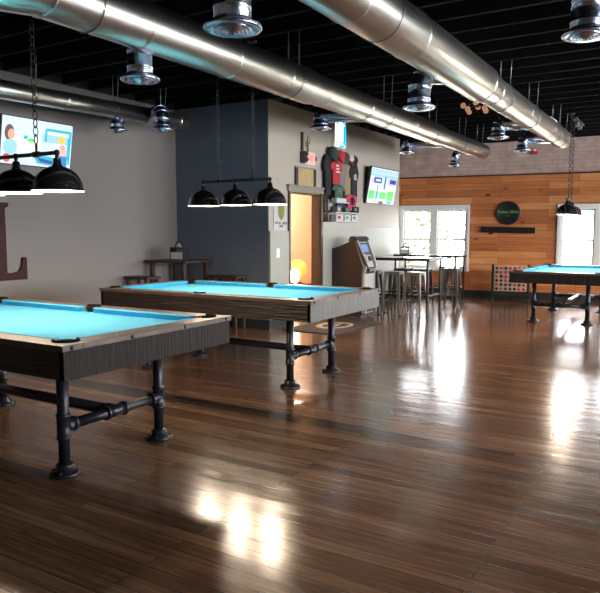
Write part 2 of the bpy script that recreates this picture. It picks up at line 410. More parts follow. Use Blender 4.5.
# baseboards, panels, casings
struct(MB().box((XL, YB0, 0), (XL + .018, YC, .15)).build('baseboard_left', 'base'))
struct(MB().box((XL + .018, YC - .018, 0), (XM + .018, YC, .14)).build('baseboard_corner', 'base'))
mb = MB(); mb.box((XM, YC, 0), (XM + .018, DY0 - .06, .14)); mb.box((XM, DY1 + .06, 0), (XM + .018, YE, .14)); struct(mb.build('baseboard_middle', 'base'))
mb = MB(); mb.box((XM + .018, YC - .0, .14), (XM + .03, DY0 - .055, 1.385)); mb.box((XM, YC, .14), (XM + .018, DY0 - .055, 1.385)); struct(mb.build('trim_2', 'wainscot', None, .003))
mb = MB(); mb.box((XM, DY1 + .062, .14), (XM + .014, YE, 1.44)); struct(mb.build('trim_3', 'wainscot', None, .003))
# door casing and lining
mb = MB(); mb.m('casing')
mb.box((XM, DY0 - .07, DZ + .005), (XM + .04, DY1 + .06, DZ + .075)); mb.box((XM, DY0 - .085, DZ + .075), (XM + .06, DY1 + .075, DZ + .1))
mb.m('jamb'); mb.box((XM, DY0 - .045, 0), (XM + .03, DY0, DZ + .005)); mb.box((XM, DY1, 0), (XM + .03, DY1 + .055, DZ + .005))
mb.box((XM - MT - .02, DY0, 0), (XM, DY0 + .02, DZ)); mb.box((XM - MT - .02, DY1 - .02, 0), (XM, DY1, DZ)); mb.box((XM - MT - .02, DY0 + .02, DZ - .02), (XM, DY1 - .02, DZ))
dr = struct(mb.build('door_1', None))
mb = MB(); mb.m('pearl'); mb.lathe([(.001, 0), (.03, .002), (.03, .012), (.001, .02)], (XM - .06, DY1 - .02 - .001, 1.5), 14, axis='Y')

# ------------------------------------------------------------------ pool tables
def leg_flange_profile():
    return [(.001, 0), (.088, 0), (.09, .004), (.09, .016), (.084, .022), (.052, .026), (.050, .06), (.044, .066), (.034, .068)]
TZ = .02
def make_table(label, loc, rz=0, endm='table_wood_end'):
    t = thing('pool_table', label, 'pool table', loc, rz, 'pool tables on black pipe legs')
    L, W = 1.21, .675; ti = .035
    for s in (-1, 1):
        MB().box((-L + .0, s * W - (ti if s > 0 else 0), .62), (L, s * W + (0 if s > 0 else ti), .768)).build('side_apron', 'table_wood_side', t, .003)
        x = s * (L + .004); MB().box((min(x, x - s * ti), -W + .0, .618), (max(x, x - s * ti), W, .768)).build('end_apron', endm, t, .003)
    # slate bed under cloth
    MB().box((-L + .04, -W + .04, .70), (L - .04, W - .04, .763)).build('bed', 'felt', t)
    MB().box((-L + .036, -W + .036, .635), (L - .036, W - .036, .6995)).build('underframe', 'dark', t)
    rw = .115
    for s in (-1, 1):
        MB().box((-L - .012, min(s * (W + .012), s * (W - rw)), .7685), (L + .012, max(s * (W + .012), s * (W - rw)), .80)).build('side_rail', 'rail_wood', t, .003)
        MB().box((min(s * (L + .013), s * (L - rw)), -W + rw, .7685), (max(s * (L + .013), s * (L - rw)), W - rw, .80)).build('end_rail', 'rail_wood', t, .003)
    ix, iy, cw = L - rw, W - rw, .05
    def cush(p, q, inward):
        # prism from p to q along the rail, nose towards `inward`
        mb = MB(); d = (Vector(q) - Vector(p)).normalized(); n = Vector(inward)
        a0 = Vector(p); b0 = Vector(q)
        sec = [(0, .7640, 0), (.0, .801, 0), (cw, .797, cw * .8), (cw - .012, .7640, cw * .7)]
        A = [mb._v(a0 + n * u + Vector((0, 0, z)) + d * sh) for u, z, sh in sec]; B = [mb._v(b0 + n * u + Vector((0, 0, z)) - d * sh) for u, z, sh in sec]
        mb.m('felt_shaded'); mb._f(A[::-1]); mb._f(B)
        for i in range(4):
            mb.m('felt' if i == 1 else 'felt_shaded'); mb._f([A[i], A[(i + 1) % 4], B[(i + 1) % 4], B[i]])
        mb.build('cushion', None, t)
    g = .075
    for s in (-1, 1):
        cush((-ix + g, s * iy, 0), (-.055, s * iy, 0), (0, -s, 0)); cush((.055, s * iy, 0), (ix - g, s * iy, 0), (0, -s, 0))
        cush((s * ix, -iy + g, 0), (s * ix, iy - g, 0), (-s, 0, 0))
    # pockets
    for (px, py, r) in [(sx * (ix + .005), sy * (iy + .005), .062) for sx in (-1, 1) for sy in (-1, 1)] + [(0, s * (iy + .028), .055) for s in (-1, 1)]:
        mb = MB(); ao = math.atan2(py, px) if abs(px) > .01 else math.copysign(PI / 2, py); hw_ = 1.75 if abs(px) > .01 else 1.5
        mb.tube([(px + r * math.cos(ao - hw_ + 2 * hw_ * i / 16), py + r * math.sin(ao - hw_ + 2 * hw_ * i / 16), .803) for i in range(17)], .010, 8)
        mb.lathe([(r * .82, .766), (r * .82, .8022), (.001, .8022)], (px, py, 0), 20)
        mb.build('pocket', 'leather', t)
    # sights and bolts
    mb = MB()
    for s in (-1, 1):
        for i in range(1, 8):
            if i == 4: continue
            mb.lathe([(.007, .8002), (.006, .8015), (.0005, .8016)], (-ix + 2 * ix * i / 8, s * (W - .045), 0), 8)
        for i in range(1, 4): mb.lathe([(.007, .8002), (.006, .8015), (.0005, .8016)], (s * (L - .045), -iy + 2 * iy * i / 4, 0), 8)
    mb.build('sight', 'pearl', t)['kind'] = 'stuff'
    for s in (-1, 1):
        for yy in (-.63, -.22, .22, .63):
            mb = MB(); x = s * (L + .013); mb.m('black'); mb.lathe([(.001, s * .006), (.010, s * .006), (.012, 0)], (x, yy, .784), 10, axis='X'); mb.m('steel_dark'); mb.lathe([(.001, s * .0085), (.005, s * .007), (.005, s * .005)], (x, yy, .784), 8, axis='X')
            mb.build('rail_bolt', None, t)
    for ch in COL.objects:
        if ch.parent == t: ch.location.z = TZ
    # pipe legs
    lx, ly, hz = .835, .385, .28
    for sx in (-1, 1):
        for sy in (-1, 1):
            mb = MB(); x, y = sx * lx, sy * ly
            mb.cyl((x, y, .06), (x, y, .639), .033, seg=18)
            lg = mb.build('leg', 'iron', t)
            mb = MB(); mb.lathe(leg_flange_profile(), (x, y, 0), 24)
            for q in range(4): mb.cyl((x + .072 * math.cos(q * PI / 2 + .5), y + .072 * math.sin(q * PI / 2 + .5), .02), (x + .072 * math.cos(q * PI / 2 + .5), y + .072 * math.sin(q * PI / 2 + .5), .03), .009, seg=6, smooth=False)
            mb.build('floor_flange', 'iron', lg)
            mb = MB()
            mb.lathe([(.033, hz - .075), (.042, hz - .073), (.042, hz - .055), (.038, hz - .053), (.038, hz + .053), (.042, hz + .055), (.042, hz + .073), (.033, hz + .075)], (x, y, 0), 18)
            mb.cyl((x, y, hz), (x, y - sy * .075, hz), .038, seg=16); mb.cyl((x, y - sy * .06, hz), (x, y - sy * .08, hz), .043, seg=16)
            mb.build('pipe_tee', 'iron', lg)
            MB().lathe([(.033, .61), (.055, .614), (.07, .634), (.07, .644), (.001, .6443)], (x, y, 0), 20).build('top_flange', 'iron', lg)
        mb = MB(); mb.cyl((sx * lx, -ly + .08, hz), (sx * lx, ly - .08, hz), .031, seg=16)
        mb.cyl((sx * lx, -.075, hz), (sx * lx, .075, hz), .038, seg=16)
        for q in (-1, 1): mb.cyl((sx * lx, q * .06, hz), (sx * lx, q * .08, hz), .044, seg=16)
        mb.cyl((sx * lx, 0, hz), (sx * (lx - .08), 0, hz), .04, seg=16)
        mb.build('end_stretcher', 'iron', t)
    mb = MB(); mb.cyl((-lx + .08, 0, hz), (lx - .08, 0, hz), .034, seg=16)
    mb.build('long_stretcher', 'iron', t)
    return t
T1 = make_table('nearest pool table, at the left edge of the photo, cyan felt and dark rough-sawn sides', (-3.865, 2.82, 0))
T2 = make_table('pool table in the middle of the room, its wooden end, pale with window glare, facing the bar tables', (-3.87, 5.265, 0), 0, 'table_wood_glare')
T3 = dup(T1, (-1.72, 11.32, 0), PI / 2, 'far pool table before the right-hand window, seen end on with very dark sides')

T3.scale = (1, 1, .955)

# ------------------------------------------------------------------ pendant pool lights
def chain(mb, x, y, z0, z1):
    n = int((z1 - z0) / .05); st = (z1 - z0) / n
    for i in range(n):
        z = z0 + st * (i + .5); T0 = mb.T
        mb.T = T0 @ Matrix.Translation((x, y, z)) @ Matrix.Rotation((i % 2) * PI / 2, 4, 'Z') @ Matrix.Diagonal((.55, 1, 1, 1)) @ Matrix.Rotation(0, 4, 'Z')
        mb.ring((0, 0, 0), st * .62, .0045, 8, 4, 'Y'); mb.T = T0
def make_light(label, loc, rz=0):
    t = thing('pool_table_light', label, 'pendant light', loc, rz, 'three-dome pool table lights')
    zb = 1.875; zr = 1.64
    mb = MB(); mb.cyl((-.405, 0, zb), (.405, 0, zb), .013, seg=12)
    for x in (-.405, 0, .405): mb.ball((x, 0, zb), .02, 10); mb.cyl((x, 0, zb), (x, 0, zb - .06), .012, seg=10)
    for x in (-.21, .21): mb.cyl((x - .03, 0, zb), (x + .03, 0, zb), .019, seg=12); mb.cyl((x, 0, zb), (x, 0, zb + .07), .008, seg=8)
    mb.build('crossbar', 'black', t)
    R = .157
    for x in (-.405, 0, .405):
        prof = [(.02, zr + R * .98)] + [(R * math.sin(a), zr + R * math.cos(a) * .98) for a in [PI / 2 * i / 10 for i in range(1, 11)]] + [(R + .004, zr - .004)]
        sh = MB().lathe([(.001, zr + .2), (.022, zr + .2), (.026, zr + .165), (.034, zr + .150)], (x, 0, 0), 20).lathe(prof, (x, 0, 0), 32).build('lamp_shade', 'black_gloss', t)
        r = R - .004
        MB().lathe([(R + .003, zr - .005)] + [(r * math.sin(a), zr + r * math.cos(a) * .98) for a in [PI / 2 * i / 10 for i in range(10, 0, -1)]] + [(.001, zr + r * .98)], (x, 0, 0), 32).build('shade_liner', 'liner', sh)
        MB().cyl((x, 0, zr + .15), (x, 0, zr + .11), .02, seg=12).ball((x, 0, zr + .095), .024, 12).build('bulb', 'bulb', sh)
    for x in (-.21, .21):
        mb = MB(); chain(mb, x, 0, zb + .07, HC); mb.build('chain', 'black', t)
        MB().lathe([(.001, HC), (.045, HC), (.045, HC - .012), (.012, HC - .03), (.001, HC - .03)], (x, 0, 0), 16).build('ceiling_rose', 'black', t)
    return t
LT1 = make_light('black three-dome light hanging over the nearest pool table, before the screen with people on it', (-3.885, 2.82, 0))
LT2 = dup(LT1, (-3.90, 5.265, 0), 0, 'black three-dome light hanging over the middle pool table against the blue-shaded wall')
LT3 = dup(LT1, (-1.745, 11.15, 0), PI / 2 + .06, 'black domed light hanging over the far pool table, seen end on')
def lamp(x, y, z, p, r=.045, col=(1, .80, .58)):
    l = bpy.data.lights.new('bulb_or_fill_light', 'POINT'); l.energy = p; l.color = col; l.shadow_soft_size = r; l.specular_factor = .35
    o = bpy.data.objects.new('bulb_or_fill_light', l); COL.objects.link(o); o.location = (x, y, z); return o
PB = 21
for cx_, cy_ in ((-3.885, 2.82), (-3.90, 5.265)):
    for dx in (-.405, 0, .405): lamp(cx_ + dx, cy_, 1.685, PB)
for dy in (-.405, 0, .405): lamp(-1.72, 11.15 + dy, 1.685, PB)

# ------------------------------------------------------------------ ducts
def duct(label, pts, rad, seams, name='spiral_duct', hang=None, cap_end=True):
    """pts: centre line, rad: radius at each point"""
    t = thing(name, label, 'air duct', (pts[0][0], pts[0][1], 0), 0, 'galvanised ceiling ducts')
    off = Vector((-pts[0][0], -pts[0][1], 0))
    mb = MB(); mb.T = Matrix.Translation(off); mb.tube(pts, rad, 40); mb.build('duct_pipe', 'galv', t)
    for (c, d, r) in seams:
        mb = MB(); mb.T = Matrix.Translation(off); c = Vector(c); d = Vector(d).normalized()
        mb.tube([c - d * .012, c - d * .004, c + d * .004, c + d * .012], [r + .0005, r + .005, r + .005, r + .0005], 40, False); mb.build('seam_band', 'galv', t)
    for (c, r) in (hang or []):
        mb = MB(); mb.T = Matrix.Translation(off)
        n = 20; pp = [(c[0] + (r + .006) * math.sin(2 * PI * i / n), c[1], c[2] - (r + .006) * math.cos(2 * PI * i / n)) for i in range(n + 1)]
        mb.tube(pp, .004, 5, False); mb.cyl((c[0], c[1], c[2] + r), (c[0], c[1], HD), .005, seg=6); mb.cyl((c[0] + r * .7, c[1], c[2] + r * .7), (c[0] + .12, c[1], HD), .004, seg=6)
        mb.build('hanger', 'zinc', t)
    return t
X1, Z1 = -3.37, 2.80
duct('long silver duct running from the upper left edge of the photo past the neon sign',
     [(XL + .02, .9, Z1), (-4.6, 1.62, Z1), (-3.9, 2.02, Z1), (-3.55, 2.30, Z1), (X1, 2.62, Z1), (X1, 5.75, Z1), (X1, 5.9, Z1), (X1, 9.6, Z1), (X1, 9.75, Z1), (X1, 12.0, Z1)],
     [.165, .165, .165, .165, .165, .165, .148, .148, .128, .128],
     [((-3.9, 2.02, Z1), (.7, .45, 0), .167), ((-3.5, 2.38, Z1), (.5, .6, 0), .167)] + [((X1, y, Z1), (0, 1, 0), .165) for y in (2.66, 3.45, 4.45, 5.25)] + [((X1, y, Z1), (0, 1, 0), .148) for y in (6.0, 7.0, 8.4)] + [((X1, y, Z1), (0, 1, 0), .128) for y in (9.8, 11.2)],
     hang=[((X1, y, Z1), r) for y, r in ((3.0, .165), (5.4, .165), (7.6, .148), (9.2, .148), (10.6, .128), (11.6, .128))])
X2, Z2 = -1.91, 2.835
duct('thickest silver duct crossing the top centre of the photo towards the right-hand window',
     [(X2, YB0 + .01, Z2), (X2, 6.7, Z2), (X2, 6.85, Z2), (X2, 11.35, Z2)], [.178, .178, .15, .14],
     [((X2, y, Z2), (0, 1, 0), .178) for y in (.5, 2.4, 3.75, 4.75, 6.6)] + [((X2, y, Z2), (0, 1, 0), .15) for y in (7.0,)] + [((X2, y, Z2), (0, 1, 0), .145) for y in (8.4, 9.9)],
     hang=[((X2, y, Z2), r) for y, r in ((4.2, .178), (7.4, .15), (8.8, .147), (10.4, .142), (11.0, .14))])
X3 = -5.9
duct('thin silver duct along the left wall above the screen', [(X3, 2.6, 2.729), (X3, 4.14, 2.762), (X3, 6.84, 2.82)], [.093, .093, .093],
     [((X3, y, 2.762 + (y - 4.14) * .0215), (0, 1, .02), .093) for y in (4.9, 6.1, 6.7)], hang=[((X3, y, 2.762 + (y - 4.14) * .0215), .093) for y in (4.5, 5.6, 6.4)])
duct('silver duct on the right beyond the photo edge', [(.35, YB0 + .01, 2.98), (.35, 11, 2.98)], [.13, .13], [((.35, y, 2.98), (0, 1, 0), .13) for y in (2, 4, 6, 8)])

def diffuser(label, x, y, z, R, src, up=.10, body=None):
    up = min(up + (.07 if math.hypot(src[0] - x, src[1] - y) < .3 else .01), src[2] - z - .02)
    """drum diffuser: flange at z, drum above it, elbow tube to src (a point on the duct)"""
    t = thing('air_diffuser', label, 'air vent', (x, y, z), 0, 'round drum air diffusers')
    b = body or R * .64; s = Vector(src) - Vector((x, y, z))
    h = up + .0
    MB().lathe([(b * .98, .0), (b, .012), (b, h * .5), (b + .004, h * .52), (b, h * .54), (b, h)], (0, 0, 0), 28).build('drum', 'chrome', t)
    d = Vector((s.x, s.y, 0)); dl = max(d.length, .01); d.normalize(); top = Vector((0, 0, h))
    rise = max(s.z - h, .05)
    pts = [top]
    for i in range(1, 7):
        a = i / 6 * PI / 2; e = min(rise, dl) * .8
        pts.append(top + d * (e * (1 - math.cos(a))) + Vector((0, 0, 1)) * (rise * math.sin(a)))
    pts.append(s)
    mb = MB(); mb.tube(pts, b * .98, 24, True, True)
    for p, q in ((0, 1), (2, 3), (4, 5)): c = pts[q]; dd = (pts[q] - pts[p]).normalized(); mb.tube([c - dd * .005, c + dd * .005], [b + .004] * 2, 24, True)
    mb.build('elbow', 'chrome', t)
    mb = MB(); mb.lathe([(b * .92, .012), (R * .80, -.006), (R * .96, -.008), (R, .0), (R * .985, .012), (b * 1.05, .034), (b, .045)], (0, 0, 0), 36).build('flange', 'chrome', t)
    mb = MB()
    for i, q in enumerate((.86, .66, .46, .26)): r = b * q; dz = -.012 - .022 * (1 - q); mb.lathe([(r + .012, dz), (r, dz + .002), (r - .016 * R / .15, .025), (r + .002, .027), (r + .012, dz)], (0, 0, 0), 28)
    mb.lathe([(.001, -.036), (b * .14, -.03), (b * .1, .03)], (0, 0, 0), 16)
    for q in range(4): a = q * PI / 2 + .4; mb.cyl((0, 0, .02), (b * .95 * math.cos(a), b * .95 * math.sin(a), .02), .004, seg=5)
    mb.build('grille', 'chrome', t)
    return t
D = diffuser
D('round silver air vent under the duct, right of the screen with people', -3.55, 3.64, 2.485, .145, (X1, 3.75, Z1 - .05))
D('large round air vent with ringed face at the top centre edge of the photo', -2.06, 2.77, 2.40, .15, (X2 + .02, 2.85, Z2 - .05), .12)
D('round air vent on the duct, just left of the blue neon sign', -4.07, 7.26, 2.645, .14, (X1, 7.55, Z1))
D('blue-tinted air vent on a bent pipe between the two ducts, centre of the ceiling', -2.27, 5.92, 2.52, .15, (X2, 6.15, Z2), .14, .105)
D('small air vent over the corner where the grey wall meets the pine wall', -4.12, 10.22, 2.655, .125, (X1, 10.45, Z1), .08)
D('last small air vent near the free end of the duct over the bar tables', -3.76, 11.6, 2.54, .115, (X1, 11.7, Z1), .09)
D('air vent behind the hanging cluster of amber bulbs', -2.36, 9.1, 2.63, .14, (X2, 9.3, Z2 - .02), .09)
D('air vent below the free end of the thickest duct, beside the red alarm', -2.40, 10.72, 2.63, .13, (X2, 10.95, Z2 - .02), .08)
D('dark blue ringed air vent at the upper right corner of the photo', -.66, 4.6, 2.61, .15, (.30, 4.9, 2.96), .14, .1)
D('tiny air vent under the thin duct on the left wall', -6.12, 5.86, 2.60, .125, (X3, 5.95, 2.78), .07)
D('air vent beside the free end of the thin left duct', -5.54, 6.02, 2.585, .145, (X3, 6.2, 2.80), .09)

# ------------------------------------------------------------------ bulb cluster, alarm, ceiling fixtures
t = thing('bulb_cluster_light', 'cluster of amber globe bulbs hanging below the black ceiling', 'ceiling light', (-2.38, 8.15, 0))
MB().cyl((0, 0, 2.97), (0, 0, HC), .008, seg=8).ball((0, 0, 2.94), .055, 12).lathe([(.001, HC), (.06, HC), (.05, HC - .02), (.001, HC - .02)], (0, 0, 0), 16).build('stem', 'black', t)
for i in range(8):
    a = i * PI / 4 + .2; el = -.55 if i % 2 else -.15
    d = Vector((math.cos(a) * math.cos(el), math.sin(a) * math.cos(el), math.sin(el)))
    p = Vector((0, 0, 2.94)); ar = MB().cyl(p, p + d * .10, .006, seg=6).cyl(p + d * .10, p + d * .14, .014, seg=8).build('arm', 'black', t)
    MB().ball(p + d * .165, .034, 12).build('bulb', 'amber', ar)
M['red'] = mat('red_plastic', (.62, .02, .02), .4)
t = thing('fire_alarm', 'small red fire alarm high on the painted brick wall', 'fire alarm', BM @ Vector((.655, 0, 2.9)), TH)
MB().box((-.05, -.05, 0), (.05, -.006, .11)).build('housing', 'red', t, .006); MB().box((-.03, -.07, .06), (.03, -.05, .10)).build('strobe', 'white', t, .005)
for lab, x, y, w, l, mk in (('white ceiling fixture beyond the end of the thickest duct', -2.08, 11.3, .07, .55, 'white'), ('grey ceiling fixture nearest the right edge of the photo', -1.75, 11.75, .07, .75, 'steel_stool')):
    t = thing('track_light', lab, 'ceiling light', (x, y, HC), .0)
    MB().box((-w / 2, -l / 2, -.03), (w / 2, l / 2, -.002)).build('track', mk, t, .004)
    MB().cyl((0, l * .2, -.03), (0, l * .2, -.11), .035, seg=14).build('lamp_head', mk, t)
    MB().cyl((0, -l * .2, -.03), (0, -l * .2, -.11), .035, seg=14).build('lamp_head', mk, t)

# ------------------------------------------------------------------ things on walls
# generic wall frame on the mid wall: local x -> +Y (world), local y -> -X (into wall), local z up; room side is local -y
def wallf(x, y, z): return Matrix.Translation((x, y, z)) @ Matrix.Rotation(PI / 2, 4, 'Z')
def qd(mb, pts, y): 
    v = [mb._v((p[0], y, p[1])) for p in pts]; mb._f(v)
def rect(mb, key, x0, z0, x1, z1, y): mb.m(key); qd(mb, [(x0, z0), (x1, z0), (x1, z1), (x0, z1)], y)
for n, c in dict(s_white=(.60, .72, .84), s_sky=(.30, .58, .80), s_blue=(.02, .22, .55), s_navy=(.03, .05, .30), s_green=(.10, .75, .12), s_teal=(.02, .42, .55), s_skin=(.75, .36, .25),
                 s_hair=(.12, .05, .04), s_yel=(.75, .55, .08), s_pink=(.85, .45, .45), s_cream=(.8, .85, .75), s_dk=(.01, .03, .05), s_red=(.7, .08, .06), s_lil=(.5, .5, .9)).items(): M[n] = emit(n, c, .66)
def ell(mb, key, cx, cz, rx, rz, y, n=18): mb.m(key); qd(mb, [(cx + rx * math.cos(2 * PI * i / n), cz + rz * math.sin(2 * PI * i / n)) for i in range(n)], y)

# big screen on the left wall (tilted forwards)
def tv(label, Mx, w, h, tilt, painter):
    t = thing('television', label, 'television'); t.matrix_world = Mx
    T = Matrix.Rotation(tilt, 4, 'X')
    mb = MB(); mb.T = T; mb.box((-w / 2, .0, 0), (w / 2, .045, h)); mb.build('casing', 'black', t, .004)
    mb = MB(); mb.T = T; painter(mb, w, h); mb.build('screen', None, t)
    mb = MB(); mb.box((-.1, .02, h * .1), (.1, .058, h * .35)); mb.build('wall_bracket', 'black', t)
    return t
def paint_people(mb, w, h):
    b = .012; x0, x1 = -w / 2 + b, w / 2 - b
    U = lambda u: x0 + (x1 - x0) * u
    V = lambda v: b + (h - 2 * b) * v
    R = lambda k, u0, v0, u1, v1, y: rect(mb, k, U(u0), V(v0), U(u1), V(v1), y)
    R('s_white', 0, 0, 1, 1, -.001); R('s_sky', .55, .55, 1, 1, -.0015); R('s_white', .5, .72, .98, 1, -.002); R('s_cream', .1, .3, .55, .62, -.002)
    # person at the left with dark hair and blue shirt
    ell(mb, 's_hair', U(.10), V(.66), .06, .09, -.0025); ell(mb, 's_skin', U(.125), V(.63), .042, .058, -.003); ell(mb, 's_sky', U(.12), V(.36), .09, .085, -.003); ell(mb, 's_red', U(.08), V(.12), .05, .05, -.003)
    # green bird-like shape
    ell(mb, 's_green', U(.40), V(.55), .055, .024, -.003); ell(mb, 's_teal', U(.32), V(.60), .03, .022, -.0035)
    # teal boat
    mb.m('s_teal'); qd(mb, [(U(.42), V(.30)), (U(.8), V(.20)), (U(.8), V(.02)), (U(.5), V(.06))], -.003); mb.m('s_navy'); qd(mb, [(U(.5), V(.20)), (U(.72), V(.14)), (U(.72), V(.07)), (U(.54), V(.1))], -.0035)
    # dark canopy and person with yellow hat
    mb.m('s_teal'); qd(mb, [(U(.6), V(.86)), (U(.97), V(.86)), (U(.97), V(.80)), (U(.62), V(.80))], -.003); R('s_teal', .59, .55, .62, .84, -.003); R('s_teal', .95, .1, .98, .84, -.003)
    ell(mb, 's_yel', U(.84), V(.64), .055, .05, -.0035); ell(mb, 's_skin', U(.86), V(.44), .045, .05, -.0035); R('s_pink', .80, .28, .93, .42, -.0038); R('s_blue', .82, .04, .94, .28, -.0036); R('s_teal', .93, .2, .96, .7, -.004)
def paint_game(mb, w, h):
    b = .014; x0, x1 = -w / 2 + b, w / 2 - b
    U = lambda u: x0 + (x1 - x0) * u
    V = lambda v: b + (h - 2 * b) * v
    R = lambda k, u0, v0, u1, v1, y: rect(mb, k, U(u0), V(v0), U(u1), V(v1), y)
    R('s_white', 0, 0, 1, 1, -.001)
    for i in range(9): R('s_lil' if i % 2 else 's_sky', .02 + i * .108, .86, .11 + i * .108, .97, -.002)
    R('s_sky', .0, .76, 1, .84, -.0018)
    R('s_pink', .06, .58, .13, .72, -.002); R('s_navy', .14, .58, .42, .74, -.002); R('s_white', .2, .63, .38, .69, -.0025); R('s_lil', .68, .56, .98, .76, -.002); R('s_navy', .72, .6, .96, .72, -.0025)
    R('s_navy', .52, .42, .57, .78, -.003); R('s_cream', .0, .34, 1, .5, -.0015)
    R('s_green', .03, .12, .22, .36, -.002); R('s_green', .40, .14, .66, .34, -.002); R('s_green', .70, .10, .93, .38, -.002); R('s_sky', .24, .12, .38, .34, -.002)
    R('s_navy', .29, .12, .32, .52, -.003); R('s_pink', .12, .02, .40, .09, -.003); R('s_dk', .42, .0, .58, .07, -.0032); R('s_blue', .72, .02, .9, .08, -.003)
tv('large lit screen on the left wall showing a person in a yellow hat',
   Matrix.Translation((XL + .065, 5.12, 2.13)) @ Matrix.Rotation(PI / 2, 4, 'Z'), .98, .545, math.radians(10), paint_people)
tv('tilted lit screen on the grey wall right of the hanging shirts, green playing field',
   Matrix.Translation((XM + .06, 11.225, 1.87)) @ Matrix.Rotation(PI / 2, 4, 'Z'), 1.22, .655, math.radians(10), paint_game)

# wooden letter L on the left wall
mb = MB()
Lp = [(-.52, 0), (0, 0), (.0, .26), (-.055, .26), (-.07, .16), (-.11, .10), (-.17, .085), (-.26, .085), (-.26, .82), (-.215, .845), (-.215, .885), (-.52, .885), (-.52, .845), (-.47, .82), (-.47, .065), (-.52, .05)]
mb.prism(Lp, 'Y', -.03, -.001)
o = tag(mb.build('wall_letter', 'letter', None, .003), 'big dark red wooden letter L on the left wall under the screen', 'wall letter'); o.matrix_world = wallf(XL, 4.97, .82)

# round sign and plank on the pine wall
t = thing('round_sign', 'round black bar sign with green script on the pine wall', 'sign'); t.matrix_world = BM @ Matrix.Translation((.177, 0, 1.748))
M['sign_black'] = mat('sign_black', (.012, .014, .016), .35); M['sign_green'] = mat('sign_green', (.20, .42, .12), .5); M['sign_tan'] = mat('sign_tan', (.22, .17, .09), .5)
MB().lathe([(.001, -.035), (.205, -.035), (.215, -.042), (.235, -.042), (.24, -.03), (.24, -.002), (.001, -.002)], (0, 0, 0), 40, axis='Y').build('disc', 'sign_black', t)
MB().text('Pocket Shots', .086, Matrix.Translation((0, -.037, .02)) @ Matrix.Rotation(PI / 2, 4, 'X')).text('Pocket Shots', .086, Matrix.Translation((.002, -.0368, .022)) @ Matrix.Rotation(PI / 2, 4, 'X')).build('lettering', 'sign_green', t)
MB().text('BAR', .05, Matrix.Translation((0, -.037, -.06)) @ Matrix.Rotation(PI / 2, 4, 'X')).build('lettering', 'sign_tan', t)
t = thing('wall_plank', 'narrow black wooden plank mounted below the round sign', 'wall plank'); t.matrix_world = BM @ Matrix.Translation((.18, 0, 1.405)) @ Matrix.Rotation(.02, 4, 'Y')
MB().box((-.53, -.05, -.062), (.53, -.004, .062)).build('board', 'sign_black', t, .004)
for x in (-.4, .4): MB().lathe([(.001, -.056), (.012, -.054), (.012, -.05)], (x, 0, 0), 10, axis='Y').build('bolt', 'steel_dark', t)

# neon sign
M['n_white'] = emit('neon_white', (.85, .93, 1), 1.6); M['n_blue'] = emit('neon_blue', (.01, .30, .9), .75); M['n_cyan'] = emit('neon_cyan', (.03, .55, .9), .8); M['n_pink'] = emit('neon_pink', (.9, .4, .6), .7)
t = thing('neon_sign', 'glowing blue and white upright beer sign high on the grey wall', 'neon sign'); t.matrix_world = wallf(XM, 9.63, 2.72)
mb = MB(); mb.box((-.2, -.06, 0), (.2, -.002, .44)); mb.build('sign_box', 'white', t, .01)
mb = MB(); rect(mb, 'n_white', -.17, .02, .17, .42, -.061)
rect(mb, 'n_blue', .10, .06, .165, .36, -.062); rect(mb, 's_dk', .00, .26, .035, .36, -.063); rect(mb, 's_lil', .0, .14, .045, .18, -.063); rect(mb, 'n_blue', -.16, .08, .10, .10, -.063); rect(mb, 's_teal', -.16, .035, -.06, .055, -.063)
rect(mb, 'n_cyan', -.04, .015, .15, .055, -.063)
mb.m('n_pink'); qd(mb, [(-.13, .22), (-.05, .22), (-.05, .245), (-.13, .245)], -.063); qd(mb, [(-.07, .22), (-.045, .22), (-.085, .13), (-.11, .13)], -.063); qd(mb, [(-.11, .335), (-.055, .335), (-.055, .345), (-.11, .345)], -.063); qd(mb, [(-.065, .27), (-.055, .27), (-.055, .335), (-.065, .335)], -.063)
mb.build('lit_face', None, t)
mb = MB(); pts = [(-.15, -.075, .36), (-.10, -.075, .40), (0, -.075, .425), (.10, -.075, .40), (.15, -.075, .36)]; mb.tube(pts, .014, 8); mb.cyl((.15, -.075, .36), (.165, -.075, .06), .010, seg=8)
mb.build('neon_tube', 'n_cyan', t)

# exit sign with sticks, framed picture, poster, switch
t = thing('exit_sign', 'small pink-red emergency exit sign box above the framed print', 'exit sign'); t.matrix_world = wallf(XM, 8.66, 2.375)
MB().box((-.13, -.05, 0), (.17, -.002, .185)).build('housing', 'white', t, .006)
M['exit_face'] = emit('exit_face', (.62, .30, .26), .9); M['exit_red'] = emit('exit_red', (.85, .08, .06), 1.0)
mb = MB(); rect(mb, 'exit_face', -.12, .01, .16, .175, -.051); mb.m('exit_red'); mb.text('EXIT', .11, Matrix.Translation((.02, -.053, .09)) @ Matrix.Rotation(PI / 2, 4, 'X'), .001); mb.build('sign_face', None, t)
MB().box((-.20, -.09, .01), (-.13, -.002, .18)).ball((-.17, -.1, .14), .035, 10).ball((-.17, -.1, .06), .035, 10).build('emergency_lamp', 'atm_dark', t)
MB().ball((.2, -.05, .1), .03, 10).build('emergency_lamp', 'casing', t)
o = MB().prism([(-.022, 0), (.022, 0), (.02, .27), (-.02, .27)], 'Y', -.03, -.004).build('wooden_stick', 'dark'); tag(o, 'dark upright wooden stick standing above the exit sign', 'wooden stick'); o.matrix_world = wallf(XM, 8.50, 2.565)
M['twig'] = mat('twig_brown', (.22, .12, .06), .6)
mb = MB(); mb.tube([(0, -.03, 0), (.01, -.03, .09), (-.01, -.03, .16), (.02, -.03, .24)], [.014, .012, .01, .005], 7); mb.tube([(.005, -.03, .1), (.06, -.03, .15), (.08, -.03, .2)], [.01, .008, .004], 7); mb.tube([(0, -.03, .05), (-.04, -.03, .1), (-.045, -.03, .15)], [.01, .007, .004], 7)
